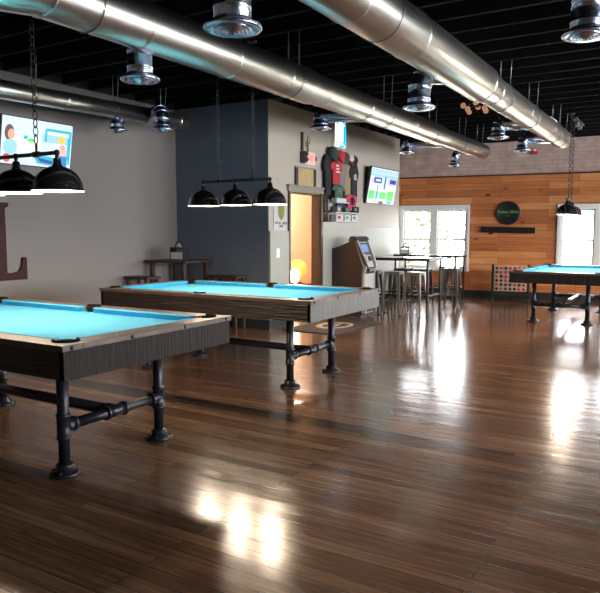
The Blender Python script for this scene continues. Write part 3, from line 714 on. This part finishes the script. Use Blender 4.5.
o = tag(mb.build('dried_branch', 'twig'), 'dried brown forked branch above the exit sign', 'branch'); o.matrix_world = wallf(XM, 8.64, 2.565)
t = thing('framed_print', 'gold framed print hung above the doorway', 'picture'); t.matrix_world = wallf(XM, 8.605, 2.045)
MB().box((-.3, -.03, 0), (-.231, -.002, .264)).build('frame_side', 'black', t, .003); MB().box((.231, -.03, 0), (.3, -.002, .264)).build('frame_side', 'black', t, .003)
mb = MB(); mb.m('casing'); mb.box((-.3, -.032, .265), (.3, -.002, .285)); mb.m('gold'); mb.box((-.23, -.02, .0), (.23, -.002, .265)); mb.build('print', None, t)
t = thing('poster', 'white poster with an olive green shield on the wall left of the doorway', 'poster'); t.matrix_world = wallf(XM, 7.93, 1.39)
MB().box((-.19, -.008, 0), (.165, -.002, .37)).build('sheet', 'poster', t)
MB().prism([(-.075, .35), (.085, .35), (.085, .25), (.06, .19), (.005, .145), (-.05, .19), (-.075, .25)], 'Y', -.012, -.008).build('shield', 'olive', t)
MB().text('FOOD GRUB', .055, Matrix.Translation((0, -.0095, .105)) @ Matrix.Rotation(PI / 2, 4, 'X'), .001).text('HERE', .05, Matrix.Translation((0, -.0095, .06)) @ Matrix.Rotation(PI / 2, 4, 'X'), .001).build('lettering', 'ink', t)
t = thing('light_switch', 'white light switch on the pale panel below the poster', 'light switch'); t.matrix_world = wallf(XM + .03, 7.81, 1.01)
MB().box((-.04, -.006, 0), (.04, -.0005, .13)).build('plate', 'white', t, .002); MB().box((-.014, -.012, .035), (.014, -.006, .095)).build('rocker', 'white', t, .002)

# ------------------------------------------------------------------ merchandise rack
M['c_black0'] = mat('rack_back_black', (.025, .022, .022), .6)
t = thing('display_rack', 'black slatted wall rack crowded with shirts and caps', 'display rack'); t.matrix_world = wallf(XM, 9.17, 1.53)
RW = 1.12
MB().box((0, -.03, 0), (.12, -.002, 1.05)).build('upright', 'black', t, .003); MB().box((RW - .06, -.03, 0), (RW, -.002, 1.05)).build('upright', 'black', t, .003)
MB().box((.121, -.012, .36), (RW - .061, -.002, 1.02)).build('back_panel', 'c_black0', t)
for z in (.15, .42, .72, .985): MB().box((0, -.045, z), (RW, -.03, z + .035)).build('crossbar', 'dark', t, .002)
for z, xe in ((.0, RW - .04), (.14, RW - .04), (.30, .60)): MB().box((.14, -.16, z), (xe, -.046, z + .018)).build('shelf', 'napkin', t, .002)
def colm(k, c): M[k] = mat(k, c, .85, noise=.1, nscale=20)
for k_, c_ in dict(c_red=(.50, .035, .05), c_green=(.045, .12, .075), c_navy=(.03, .05, .09), c_pink=(.60, .06, .13), c_black=(.02, .02, .022), c_grey=(.20, .20, .21), c_tan=(.34, .25, .13), c_dgreen=(.02, .055, .045), c_white=(.6, .6, .6), c_maroon=(.16, .03, .04), c_lime=(.12, .45, .08)).items(): colm(k_, c_)
def shirt(label, mk, y, z, w, h, d=.05, mark=None):
    t = thing('t_shirt', label, 't-shirt', (0, 0, 0), 0, 'shirts hung on the wall rack'); t.matrix_world = wallf(XM + d, y - .09, z)
    hw = w / 2
    poly = [(-hw * .72, 0), (hw * .72, 0), (hw * .74, h * .62), (hw * 1.05, h * .55), (hw * 1.15, h * .74), (hw * .7, h * .98), (hw * .25, h), (hw * .12, h * .95), (-hw * .12, h * .95), (-hw * .25, h), (-hw * .7, h * .98), (-hw * 1.15, h * .74), (-hw * 1.05, h * .55), (-hw * .74, h * .62)]
    mb = MB(); fr = [mb._v((p[0], -.03 - .008 * math.cos(p[0] / hw * 2), p[1])) for p in poly]; bk = [mb._v((p[0], -.002, p[1])) for p in poly]
    mb._f(fr); mb._f(bk[::-1])
    for i in range(len(poly)): mb._f([fr[i], fr[(i + 1) % len(poly)], bk[(i + 1) % len(poly)], bk[i]])
    mb.build('fabric', mk, t, .004)
    mb = MB(); mb.tube([(-hw * .5, -.016, h * .98), (0, -.016, h * 1.04), (hw * .5, -.016, h * .98)], .004, 6); mb.cyl((0, -.016, h * 1.04), (0, -.016, h * 1.09), .003, seg=6); mb.build('hanger', 'zinc', t)
    if mark:
        mb = MB(); key, kind = mark
        if kind == 'ring': mb.T = Matrix.Translation((0, -.045, h * .6)); mb.ring((0, 0, 0), hw * .32, .008, 18, 6, 'Y'); mb.box((-.01, -.004, -hw * .3), (.01, .004, hw * .3))
        else:
            for i in range(3): mb.box((-hw * .38, -.048, h * (.48 + .12 * i)), (hw * (.38 - .1 * i), -.04, h * (.54 + .12 * i)))
        mb.build('print', key, t)
    return t
shirt('long black shirt hanging at the left edge of the wall rack', 'c_black', 9.30, 1.98, .24, .58, .05)
shirt('bright red shirt with pale print in the upper row of the wall rack', 'c_red', 9.54, 2.12, .34, .40, .07, ('c_white', 'bars'))
shirt('grey and black shirt just right of the red shirt on the rack', 'c_grey', 9.77, 2.04, .28, .46, .055)
shirt('tan shirt hanging between grey and black shirts on the rack', 'c_tan', 9.97, 1.94, .26, .54, .05)
shirt('black shirt with white ring print at the right end of the rack', 'c_black', 10.17, 1.96, .30, .54, .07, ('c_white', 'ring'))
shirt('dark green shirt with pale letters, middle row of the rack', 'c_green', 9.58, 1.90, .36, .22, .09, ('c_grey', 'bars'))
shirt('navy shirt below the green shirt on the rack', 'c_navy', 9.68, 1.76, .30, .20, .07)
shirt('hot pink shirt with dark print, lower right of the rack', 'c_pink', 10.04, 1.72, .38, .26, .09, ('c_black', 'ring'))
def cap(label, mk, y, z, r=.085, turn=0.0, brim=None):
    t = thing('baseball_cap', label, 'cap', (0, 0, 0), 0, 'caps along the top of the rack'); t.matrix_world = wallf(XM + .085, y - .09, z + .02) @ Matrix.Rotation(math.radians(58), 4, 'X') @ Matrix.Rotation(turn, 4, 'Z')
    prof = [(.001, r * .85)] + [(r * math.sin(a), r * .85 * math.cos(a)) for a in [PI / 2 * i / 7 for i in range(1, 8)]]
    MB().lathe(prof, (0, 0, 0), 20).ball((0, 0, r * .86), .008, 8).build('crown', mk, t)
    n = 12; pl = [(r * .95 * math.cos(PI + PI * i / n), r * .95 * math.sin(PI + PI * i / n)) for i in range(n + 1)]; po = [(r * .95 * math.cos(PI + PI * i / n), -r * .2 + 1.65 * r * math.sin(PI + PI * i / n)) for i in range(n, -1, -1)]
    mb = MB(); a = [mb._v((p[0], p[1], 0)) for p in pl]; b = [mb._v((p[0], p[1], -.02)) for p in po[::-1]]
    a2 = [mb._v((p[0], p[1], .006)) for p in pl]; b2 = [mb._v((p[0], p[1], -.014)) for p in po[::-1]]
    for i in range(n): mb._f([a[i], b[i], b[i + 1], a[i + 1]]); mb._f([a2[i], a2[i + 1], b2[i + 1], b2[i]]); mb._f([b[i], b2[i], b2[i + 1], b[i + 1]])
    mb.build('brim', brim or mk, t); return t
cap('large dark green cap at the top left of the rack', 'c_dgreen', 9.42, 2.60, .10, .2)
cap('bright red cap below the neon sign', 'c_red', 9.68, 2.585, .085, .2)
cap('dark maroon cap between the red and the white cap', 'c_maroon', 9.86, 2.575, .08, -.2, 'c_green')
cap('white cap on the right half of the rack top', 'c_white', 10.02, 2.57, .08, .1, 'c_maroon')
cap('black cap at the right end of the rack top', 'c_black', 10.17, 2.55, .08, -.3)
def pbox(label, name, mk, y, z, w, h, d=.1, stripe=None):
    t = thing(name, label, 'box', (0, 0, 0), 0, 'goods on the rack shelves'); t.matrix_world = wallf(XM + .046, y - .05, z)
    MB().box((-w / 2, -d, 0), (w / 2, -.002, h)).build('carton', mk, t, .003)
    if stripe:
        mb = MB(); mb.box((-w * .3, -d - .002, h * .3), (w * .1, -d, h * .75)); mb.build('printed_panel', stripe, t)
pbox('white folded stack on the top shelf of the rack', 'carton', 'c_white', 9.58, 1.849, .34, .06)
pbox('grey striped tin on the middle shelf of the rack', 'carton', 'c_grey', 9.50, 1.689, .14, .09, .1, 'c_white')
pbox('dark green tin in the middle of the middle shelf', 'carton', 'c_green', 9.80, 1.689, .16, .09, .1, 'c_grey')
pbox('black round-marked box at the right of the middle shelf', 'carton', 'c_black', 10.11, 1.689, .22, .10, .1, 'c_grey')
pbox('white carton with red print at the left of the bottom shelf', 'carton', 'c_white', 9.52, 1.549, .24, .10, .1, 'c_red')
pbox('white carton with green print at the centre of the bottom shelf', 'carton', 'c_white', 9.80, 1.549, .22, .10, .1, 'c_lime')
pbox('grey-white carton at the right of the bottom shelf', 'carton', 'c_white', 10.07, 1.549, .24, .10, .1, 'c_grey')

# ------------------------------------------------------------------ globe lamp and fill light in the inner room
M['orb'] = emit('globe_lamp_glow', (1, .50, .10), .62); M['orb2'] = emit('lamp_bulb_glow', (1, .86, .6), 9)
t = thing('table_lamp', 'glowing amber globe lamp seen through the doorway', 'lamp', (-6.28, 10.35, .0))
MB().box((-.2, -.2, 0), (.2, .2, .42)).build('stand', 'jamb', t, .01); MB().lathe([(.001, .42), (.1, .42), (.1, .44), (.03, .46), (.03, .50)], (0, 0, 0), 18).build('base', 'dark', t)
MB().ball((0, 0, .68), .19, 24).build('globe', 'orb', t)
MB().ball((.10, -.26, .58), .095, 16, (1, 1, 1.35)).cyl((.10, -.2, .43), (.10, -.26, .5), .012, seg=8).build('small_bulb', 'orb2', t)
lamp(-5.95, 9.6, 2.2, 110, .08, (1, .86, .72))  # added fill light without a fixture, brightens the inner room

# ------------------------------------------------------------------ ATM
t = thing('cash_machine', 'brown and grey cash machine standing against the grey wall', 'cash machine', (-.055, 0, 0))
y0, y1 = 9.45, 9.86; xb = XM + .058
side = [(xb, .05), (-4.44, .05), (-4.43, .16), (-4.47, .30), (-4.47, .70), (-4.45, .80), (-4.60, 1.22), (-4.66, 1.235), (-4.90, 1.13), (xb, 1.10)]
MB().prism([(p[0], p[1]) for p in side], 'Y', y0, y1).build('cabinet', 'atm_side', t, .006)
MB().box((xb, y0 + .02, 0), (-4.50, y1 - .02, .05)).build('plinth', 'atm_dark', t)
front = [(-4.47, .07), (-4.405, .07), (-4.40, .17), (-4.435, .31), (-4.435, .70), (-4.40, .80), (-4.405, .87), (-4.56, 1.24), (-4.62, 1.275), (-4.68, 1.262), (-4.66, 1.24), (-4.605, 1.225), (-4.455, .80), (-4.475, .70), (-4.475, .30)]
for ya, yb in ((y0 - .012, y0 + .035), (y1 - .035, y1 + .012)): MB().prism(front, 'Y', ya, yb).build('side_cheek', 'atm_grey', t, .004)
MB().box((-4.475, y0 + .035, .07), (-4.437, y1 - .035, .70)).build('lower_door', 'atm_lite', t, .004)
F = Matrix.Translation((-4.452, (y0 + y1) / 2, .80)) @ Matrix.Rotation(-math.atan2(.15, .42), 4, 'Y')      # face frame: local y across, z up the slope
def fb(name, mk, a, b):
    mb = MB(); mb.T = F; mb.box(a, b); return mb.build(name, mk, t, .003)
fb('fascia', 'atm_lite', (.0, -.17, .0), (.018, .17, .43)); fb('screen_bezel', 'atm_dark', (.018, -.15, .22), (.032, .15, .41)); M['atm_scr'] = emit('atm_screen', (.12, .22, .40), .8)
fb('screen', 'atm_scr', (.032, -.12, .25), (.034, .12, .38)); fb('keypad', 'atm_dark', (.018, -.15, .08), (.034, -.01, .19)); fb('card_slot', 'black', (.018, .04, .10), (.04, .14, .18)); fb('receipt_slot', 'black', (.018, .0, .20), (.03, .15, .215))
mb = MB()
mb.T = F
for i in range(4):
    for j in range(3): mb.box((.034, -.14 + j * .042, .09 + i * .024), (.038, -.11 + j * .042, .108 + i * .024))
mb.build('key', 'pearl', t)['kind'] = 'stuff'
MB().prism([(-4.44, .86), (-4.36, .80), (-4.36, .83), (-4.55, 1.2), (-4.62, 1.30), (-4.68, 1.30), (-4.63, 1.26), (-4.58, 1.2)], 'Y', y0 - .02, y0 - .008).build('privacy_hood', 'atm_dark', t, .003)
MB().prism([(-4.60, 1.225), (-4.54, 1.245), (-4.60, 1.30), (-4.68, 1.30), (-4.72, 1.22)], 'Y', y0 - .02, y1 + .02).build('top_sign', 'atm_dark', t, .006)
MB().box((-4.435, y0 + .09, .74), (-4.385, y1 - .09, .79)).build('cash_tray', 'atm_dark', t, .004)

# ------------------------------------------------------------------ door mat
t = thing('door_mat', 'dark brown logo mat with a pale ring before the doorway', 'door mat', (-4.47, 8.42, 0), -.02)
MB().box((-.44, -.72, .001), (.44, .72, .012)).build('pile', 'mat_brown', t, .004)
mb = MB(); T0 = Matrix.Diagonal((.82, 1.18, 1, 1)); mb.T = T0; mb.lathe([(.20, .0125), (.20, .0145), (.30, .0145), (.30, .0125)], (0, 0, 0), 36)
mb.lathe([(.001, .0145), (.07, .0145), (.07, .0125)], (0, 0, 0), 20); mb.box((-.03, -.2, .0125), (.03, .2, .0142)); mb.build('logo_ring', 'mat_tan', t)

# ------------------------------------------------------------------ bar tables and stools
def bar_table(label, x0, x1, y0, y1, h, mk='bar_top'):
    t = thing('bar_table', label, 'bar table', ((x0 + x1) / 2, (y0 + y1) / 2, 0)); w, d = (x1 - x0) / 2, (y1 - y0) / 2
    MB().box((-w, -d, h - .03), (w, d, h)).build('tabletop', mk, t, .004)
    mb = MB(); e = .012
    for a, b in (((-w, -d - e, h - .045), (w, -d - .001, h)), ((-w, d + .001, h - .045), (w, d + e, h)), ((w + .001, -d - e, h - .045), (w + e, d + e, h))): mb.box(a, b)
    mb.build('steel_edge', 'black', t)
    for sx in (-1, 1):
        for sy in (-1, 1):
            x, y = sx * (w - .03), sy * (d - .03); lg = MB().box((x - .016, y - .016, .01), (x + .016, y + .016, h - .031)).build('leg', 'black', t, .003)
            MB().cyl((x, y, 0), (x, y, .012), .022, seg=12).build('foot', 'black', lg)
    for sy in (-1, 1): MB().box((-w + .046, sy * (d - .03) - .012, .30), (w - .046, sy * (d - .03) + .012, .33)).build('stretcher', 'black', t, .002)
    for sx in (-1, 1): MB().box((sx * (w - .03) - .012, -d + .046, .30), (sx * (w - .03) + .012, d - .046, .33)).build('stretcher', 'black', t, .002)
    return t
bar_table('nearer tall bar table with thin black legs beside the cash machine', -5.06, -3.69, 10.18, 10.86, .94)
bar_table('farther tall bar table under the left window, with a napkin box on it', -5.0, -3.76, 11.83, 12.40, .935)
def napkin_box(label, loc, sc=1.0, rz=0):
    t = thing('napkin_dispenser', label, 'napkin dispenser', loc, rz, 'table napkin dispensers')
    mb = MB(); w, d, h = .085 * sc, .06 * sc, .15 * sc
    mb.box((-w - .01, -d, 0), (w + .01, d, .012)); mb.box((-w - .01, -d, .012), (-w, d, h)); mb.box((w, -d, .012), (w + .01, d, h)); mb.box((-w, -d, h - .02), (w, d, h)); mb.build('caddy', 'black', t, .002)
    MB().box((-w + .002, -d + .006, .013), (w - .002, d - .006, h * .62)).build('napkins', 'napkin', t)
    mb = MB(); mb.tube([(-w * .7, 0, h), (-w * .5, 0, h + .05 * sc), (0, 0, h + .075 * sc), (w * .5, 0, h + .05 * sc), (w * .7, 0, h)], .008 * sc, 8); mb.build('handle', 'black', t)
    MB().prism([(-.03 * sc, h + .001), (.03 * sc, h + .001), (0, h + .05 * sc)], 'Y', -.01, .01).build('napkin_tip', 'napkin', t)
    return t
napkin_box('small black napkin box on the farther bar table', (-4.86, 12.1, .935), .95)

def make_stool(label, x, y, rz, dark=False):
    t = thing('metal_stool', label, 'bar stool', (x, y, 0), rz, 'backless metal bar stools')
    mk = 'steel_dark' if dark else 'steel_stool'; h = .72; a = .128; f = .165
    MB().box((-a, -a, h - .006), (a, a, h), 0).build('seat', mk, t, .012)
    mb = MB()
    for s in (-1, 1):
        mb.prism([(-a, h - .006), (a, h - .006), (a + .006, h - .05), (-a - .006, h - .05)], 'Y', s * (a - .001) - .002, s * (a - .001) + .002)
        mb.prism([(-a, h - .006), (a, h - .006), (a + .006, h - .05), (-a - .006, h - .05)], 'X', s * (a - .001) - .002, s * (a - .001) + .002)
    mb.build('skirt', mk, t)
    for sx in (-1, 1):
        for sy in (-1, 1):
            mb = MB(); T = []
            for z, w, p in ((h - .03, .065, a), (.012, .020, f)):
                cx_, cy_ = sx * p, sy * p; ix_, iy_ = -sx, -sy
                T.append([mb._v(q) for q in ((cx_ + ix_ * w, cy_, z), (cx_, cy_, z), (cx_, cy_ + iy_ * w, z), (cx_ + ix_ * .006, cy_ + iy_ * w, z), (cx_ + ix_ * .006, cy_ + iy_ * .006, z), (cx_ + ix_ * w, cy_ + iy_ * .006, z))])
            for i in range(6): mb._f([T[0][i], T[0][(i + 1) % 6], T[1][(i + 1) % 6], T[1][i]])
            mb._f(T[0]); mb._f(T[1][::-1]); lg = mb.build('leg', mk, t)
            MB().box((sx * f - .016, sy * f - .016, 0), (sx * f + .008 * (sx > 0) + .008, sy * f + .016, .014)).build('foot_cap', 'black', lg)
    zz = .24; q = a + (f - a) * (1 - zz / h) - .01
    for s in (-1, 1):
        MB().box((-q, s * q - .004, zz - .013), (q, s * q + .004, zz + .013)).build('footrest', mk, t); MB().box((s * q - .004, -q, zz - .013), (s * q + .004, q, zz + .013)).build('footrest', mk, t)
    mb = MB(); z2 = .40; q2 = a + (f - a) * (1 - z2 / h) - .015
    mb.cyl((-q2, -q2, z2), (q2, q2, z2), .006, seg=6); mb.cyl((-q2, q2, z2 + .013), (q2, -q2, z2 + .013), .006, seg=6); mb.build('cross_brace', mk, t)
    return t
S1 = make_stool('grey metal stool in the near row, second from its right end', -4.27, 10.14, .05)
SD = make_stool('dark metal stool tucked between the two bar tables, left of its pair', -4.50, 11.1, 0, True)
dup(S1, (-3.90, 10.14, 0), -.04, 'grey metal stool at the right end of the near row of stools')
dup(S1, (-4.66, 10.14, 0), .1, 'grey metal stool nearest the cash machine, partly hidden by it')
dup(SD, (-4.13, 11.1, 0), .06, 'dark metal stool tucked between the two bar tables, right of its pair')
dup(S1, (-3.76, 11.56, 0), .1, 'light grey stool left of the last one, before the corner of the farther bar table')
dup(S1, (-3.98, 12.1, 0), -.1, 'last grey stool at the right end of the farther bar table, below the window')

# ------------------------------------------------------------------ corner table with benches
t = thing('corner_table', 'dark tall table in the corner of the dim grey and blue-shaded walls', 'table', (-6.33, 7.18, 0))
MB().box((-.37, -.3, .94), (.37, .3, .975)).build('tabletop', 'dark', t, .004)
for sx in (-1, 1):
    for sy in (-1, 1): MB().box((sx * .29 - .028, sy * .24 - .028, 0), (sx * .29 + .028, sy * .24 + .028, .94)).build('leg', 'dark', t, .003)
MB().box((-.27, -.018, .25), (.27, .018, .30)).build('stretcher', 'dark', t, .002)
for sx in (-1, 1): MB().box((sx * .29 - .018, -.215, .25), (sx * .29 + .018, .215, .30)).build('stretcher', 'dark', t, .002)
def bench(label, x, y, l):
    b = thing('wooden_bench', label, 'bench', (x, y, 0), 0, 'benches at the corner table')
    MB().box((-l / 2, -.13, .73), (l / 2, .13, .765)).build('seat', 'dark', b, .004)
    for sx in (-1, 1):
        for sy in (-1, 1): MB().box((sx * (l / 2 - .05) - .02, sy * .1 - .02, 0), (sx * (l / 2 - .05) + .02, sy * .1 + .02, .73)).build('leg', 'dark', b, .003)
    MB().box((-l / 2 + .07, -.012, .2), (l / 2 - .07, .012, .24)).build('stretcher', 'dark', b)
bench('dark bench on the near side of the corner table, at the left', -6.50, 6.62, .44)
bench('dark bench on the right side of the corner table against the blue-shaded wall', -5.62, 7.38, .50)
napkin_box('napkin box with white napkins on the corner table', (-6.27, 7.12, .975), 1.2, .1)

# ------------------------------------------------------------------ giant four-in-a-row game
t = thing('floor_game', 'giant four-in-a-row board with red and black discs before the pine wall', 'game board'); t.matrix_world = BM @ Matrix.Translation((.0, -.55, 0))
M['c4wood'] = mat('pale_board_paint', (.55, .42, .36), .5); M['c4red'] = mat('disc_red', (.55, .05, .045), .4); M['c4black'] = mat('disc_black', (.012, .02, .018), .4)
BX0, BX1, BZ0, BZ1 = .01, .625, .20, .70
MB().box((BX0, -.012, BZ0), (BX1, .012, BZ1)).build('board', 'c4wood', t, .003)
for x in (BX0 - .03, BX1 + .03):
    p = MB().box((x - .022, -.022, 0), (x + .022, .022, BZ1 + .03)).build('post', 'c4black', t, .003)
    MB().box((x - .022, -.15, 0), (x + .022, -.0225, .05)).box((x - .022, .0225, 0), (x + .022, .15, .05)).build('foot', 'c4black', p, .003)
MB().box((BX0 - .008, -.02, .10), (BX1 + .008, .02, .197)).build('bottom_rail', 'c4black', t, .003)
pat = ["KRKRRRK", "KRRKKRR", "RKRRKRK", "KKRKRRR", "RKKKRKR", "KRKKKRR"]
for r_ in range(6):
    for c_ in range(7):
        x = BX0 + .05 + c_ * (BX1 - BX0 - .1) / 6; z = BZ1 - .045 - r_ * (BZ1 - BZ0 - .09) / 5
        MB().lathe([(.001, -.019), (.029, -.019), (.031, -.0125), (.031, .0125), (.029, .019), (.001, .019)], (x, 0, z), 16, axis='Y').build('disc', 'c4red' if pat[r_][c_] == 'R' else 'c4black', t)

# ------------------------------------------------------------------ outside
struct(MB().box((-40, 15.6, -.6), (40, 60, -.5)).build('ground', 'grass'))
def tree(label, x, y, h, r):
    t = thing('leafy_tree', label, 'tree', (x, y, -.5), 0, 'trees outside the left window')
    MB().tube([(0, 0, 0), (.1, 0, h * .4), (0, .1, h * .75)], [.22, .16, .08], 10).build('trunk', 'bark', t)
    mb = MB(); rnd = random.Random(int(x * 10))
    for i in range(1000):
        a, b = rnd.uniform(0, 2 * PI), rnd.uniform(-1, 1); q = r * rnd.uniform(.35, 1.0)
        c = Vector((q * math.cos(a) * math.sqrt(1 - b * b), q * math.sin(a) * math.sqrt(1 - b * b), h * .72 + q * b * .9))
        T = Matrix.Translation(c) @ Matrix.Rotation(rnd.uniform(0, 6), 4, 'Z') @ Matrix.Rotation(rnd.uniform(0, 3), 4, 'X'); s = rnd.uniform(.12, .26)
        mb._f([mb._v(T @ Vector(p)) for p in ((-s, 0, 0), (0, -s * .5, 0), (s, 0, 0), (0, s * .5, .0))])
    mb.build('crown', 'leaf', t)
tree('leafy tree seen blurred and bright through the left window', -9.7, 24.0, 2.9, 2.3)

# ------------------------------------------------------------------ world, portals, camera
w = bpy.data.worlds.new('World'); scn.world = w; w.use_nodes = True
bg = w.node_tree.nodes['Background']; bg.inputs[0].default_value = (.93, .97, 1, 1); bg.inputs[1].default_value = 24.0
def portal(Mx, sx, sy):
    l = bpy.data.lights.new('window_portal', 'AREA'); l.shape = 'RECTANGLE'; l.size = sx; l.size_y = sy; l.cycles.is_portal = True
    o = bpy.data.objects.new('window_portal', l); COL.objects.link(o); o.matrix_world = Mx
for a, b, c, d in OPW: portal(BM @ Matrix.Translation(((a + b) / 2, .19, (c + d) / 2)) @ Matrix.Rotation(-PI / 2, 4, 'X'), b - a, d - c)
for a, b in WR: portal(Matrix.Translation((XR + .19, (a + b) / 2, (WZ0 + WZ1) / 2)) @ Matrix.Rotation(PI / 2, 4, 'Y') @ Matrix.Rotation(PI / 2, 4, 'Z'), b - a, WZ1 - WZ0)

cam = bpy.data.cameras.new('camera'); co = bpy.data.objects.new('camera', cam); COL.objects.link(co); scn.camera = co
cam.sensor_fit = 'HORIZONTAL'; cam.sensor_width = 36; cam.lens = 36 * 658 / 600; cam.clip_start = .05
co.location = (0, 0, 1.384); co.rotation_euler = (PI / 2 - math.atan(65.5 / 658), 0, math.radians(31.0))
scn.view_settings.view_transform = 'Standard'; scn.view_settings.look = 'None'; scn.view_settings.gamma = 1; scn.view_settings.exposure = 0.82
scn.cycles.max_bounces = 8; scn.cycles.diffuse_bounces = 5; scn.cycles.glossy_bounces = 4; scn.cycles.caustics_reflective = False; scn.cycles.caustics_refractive = False
scn.cycles.sample_clamp_indirect = 6.0; scn.cycles.use_denoising = True
try: scn.cycles.denoiser = 'OPENIMAGEDENOISE'
except Exception: pass
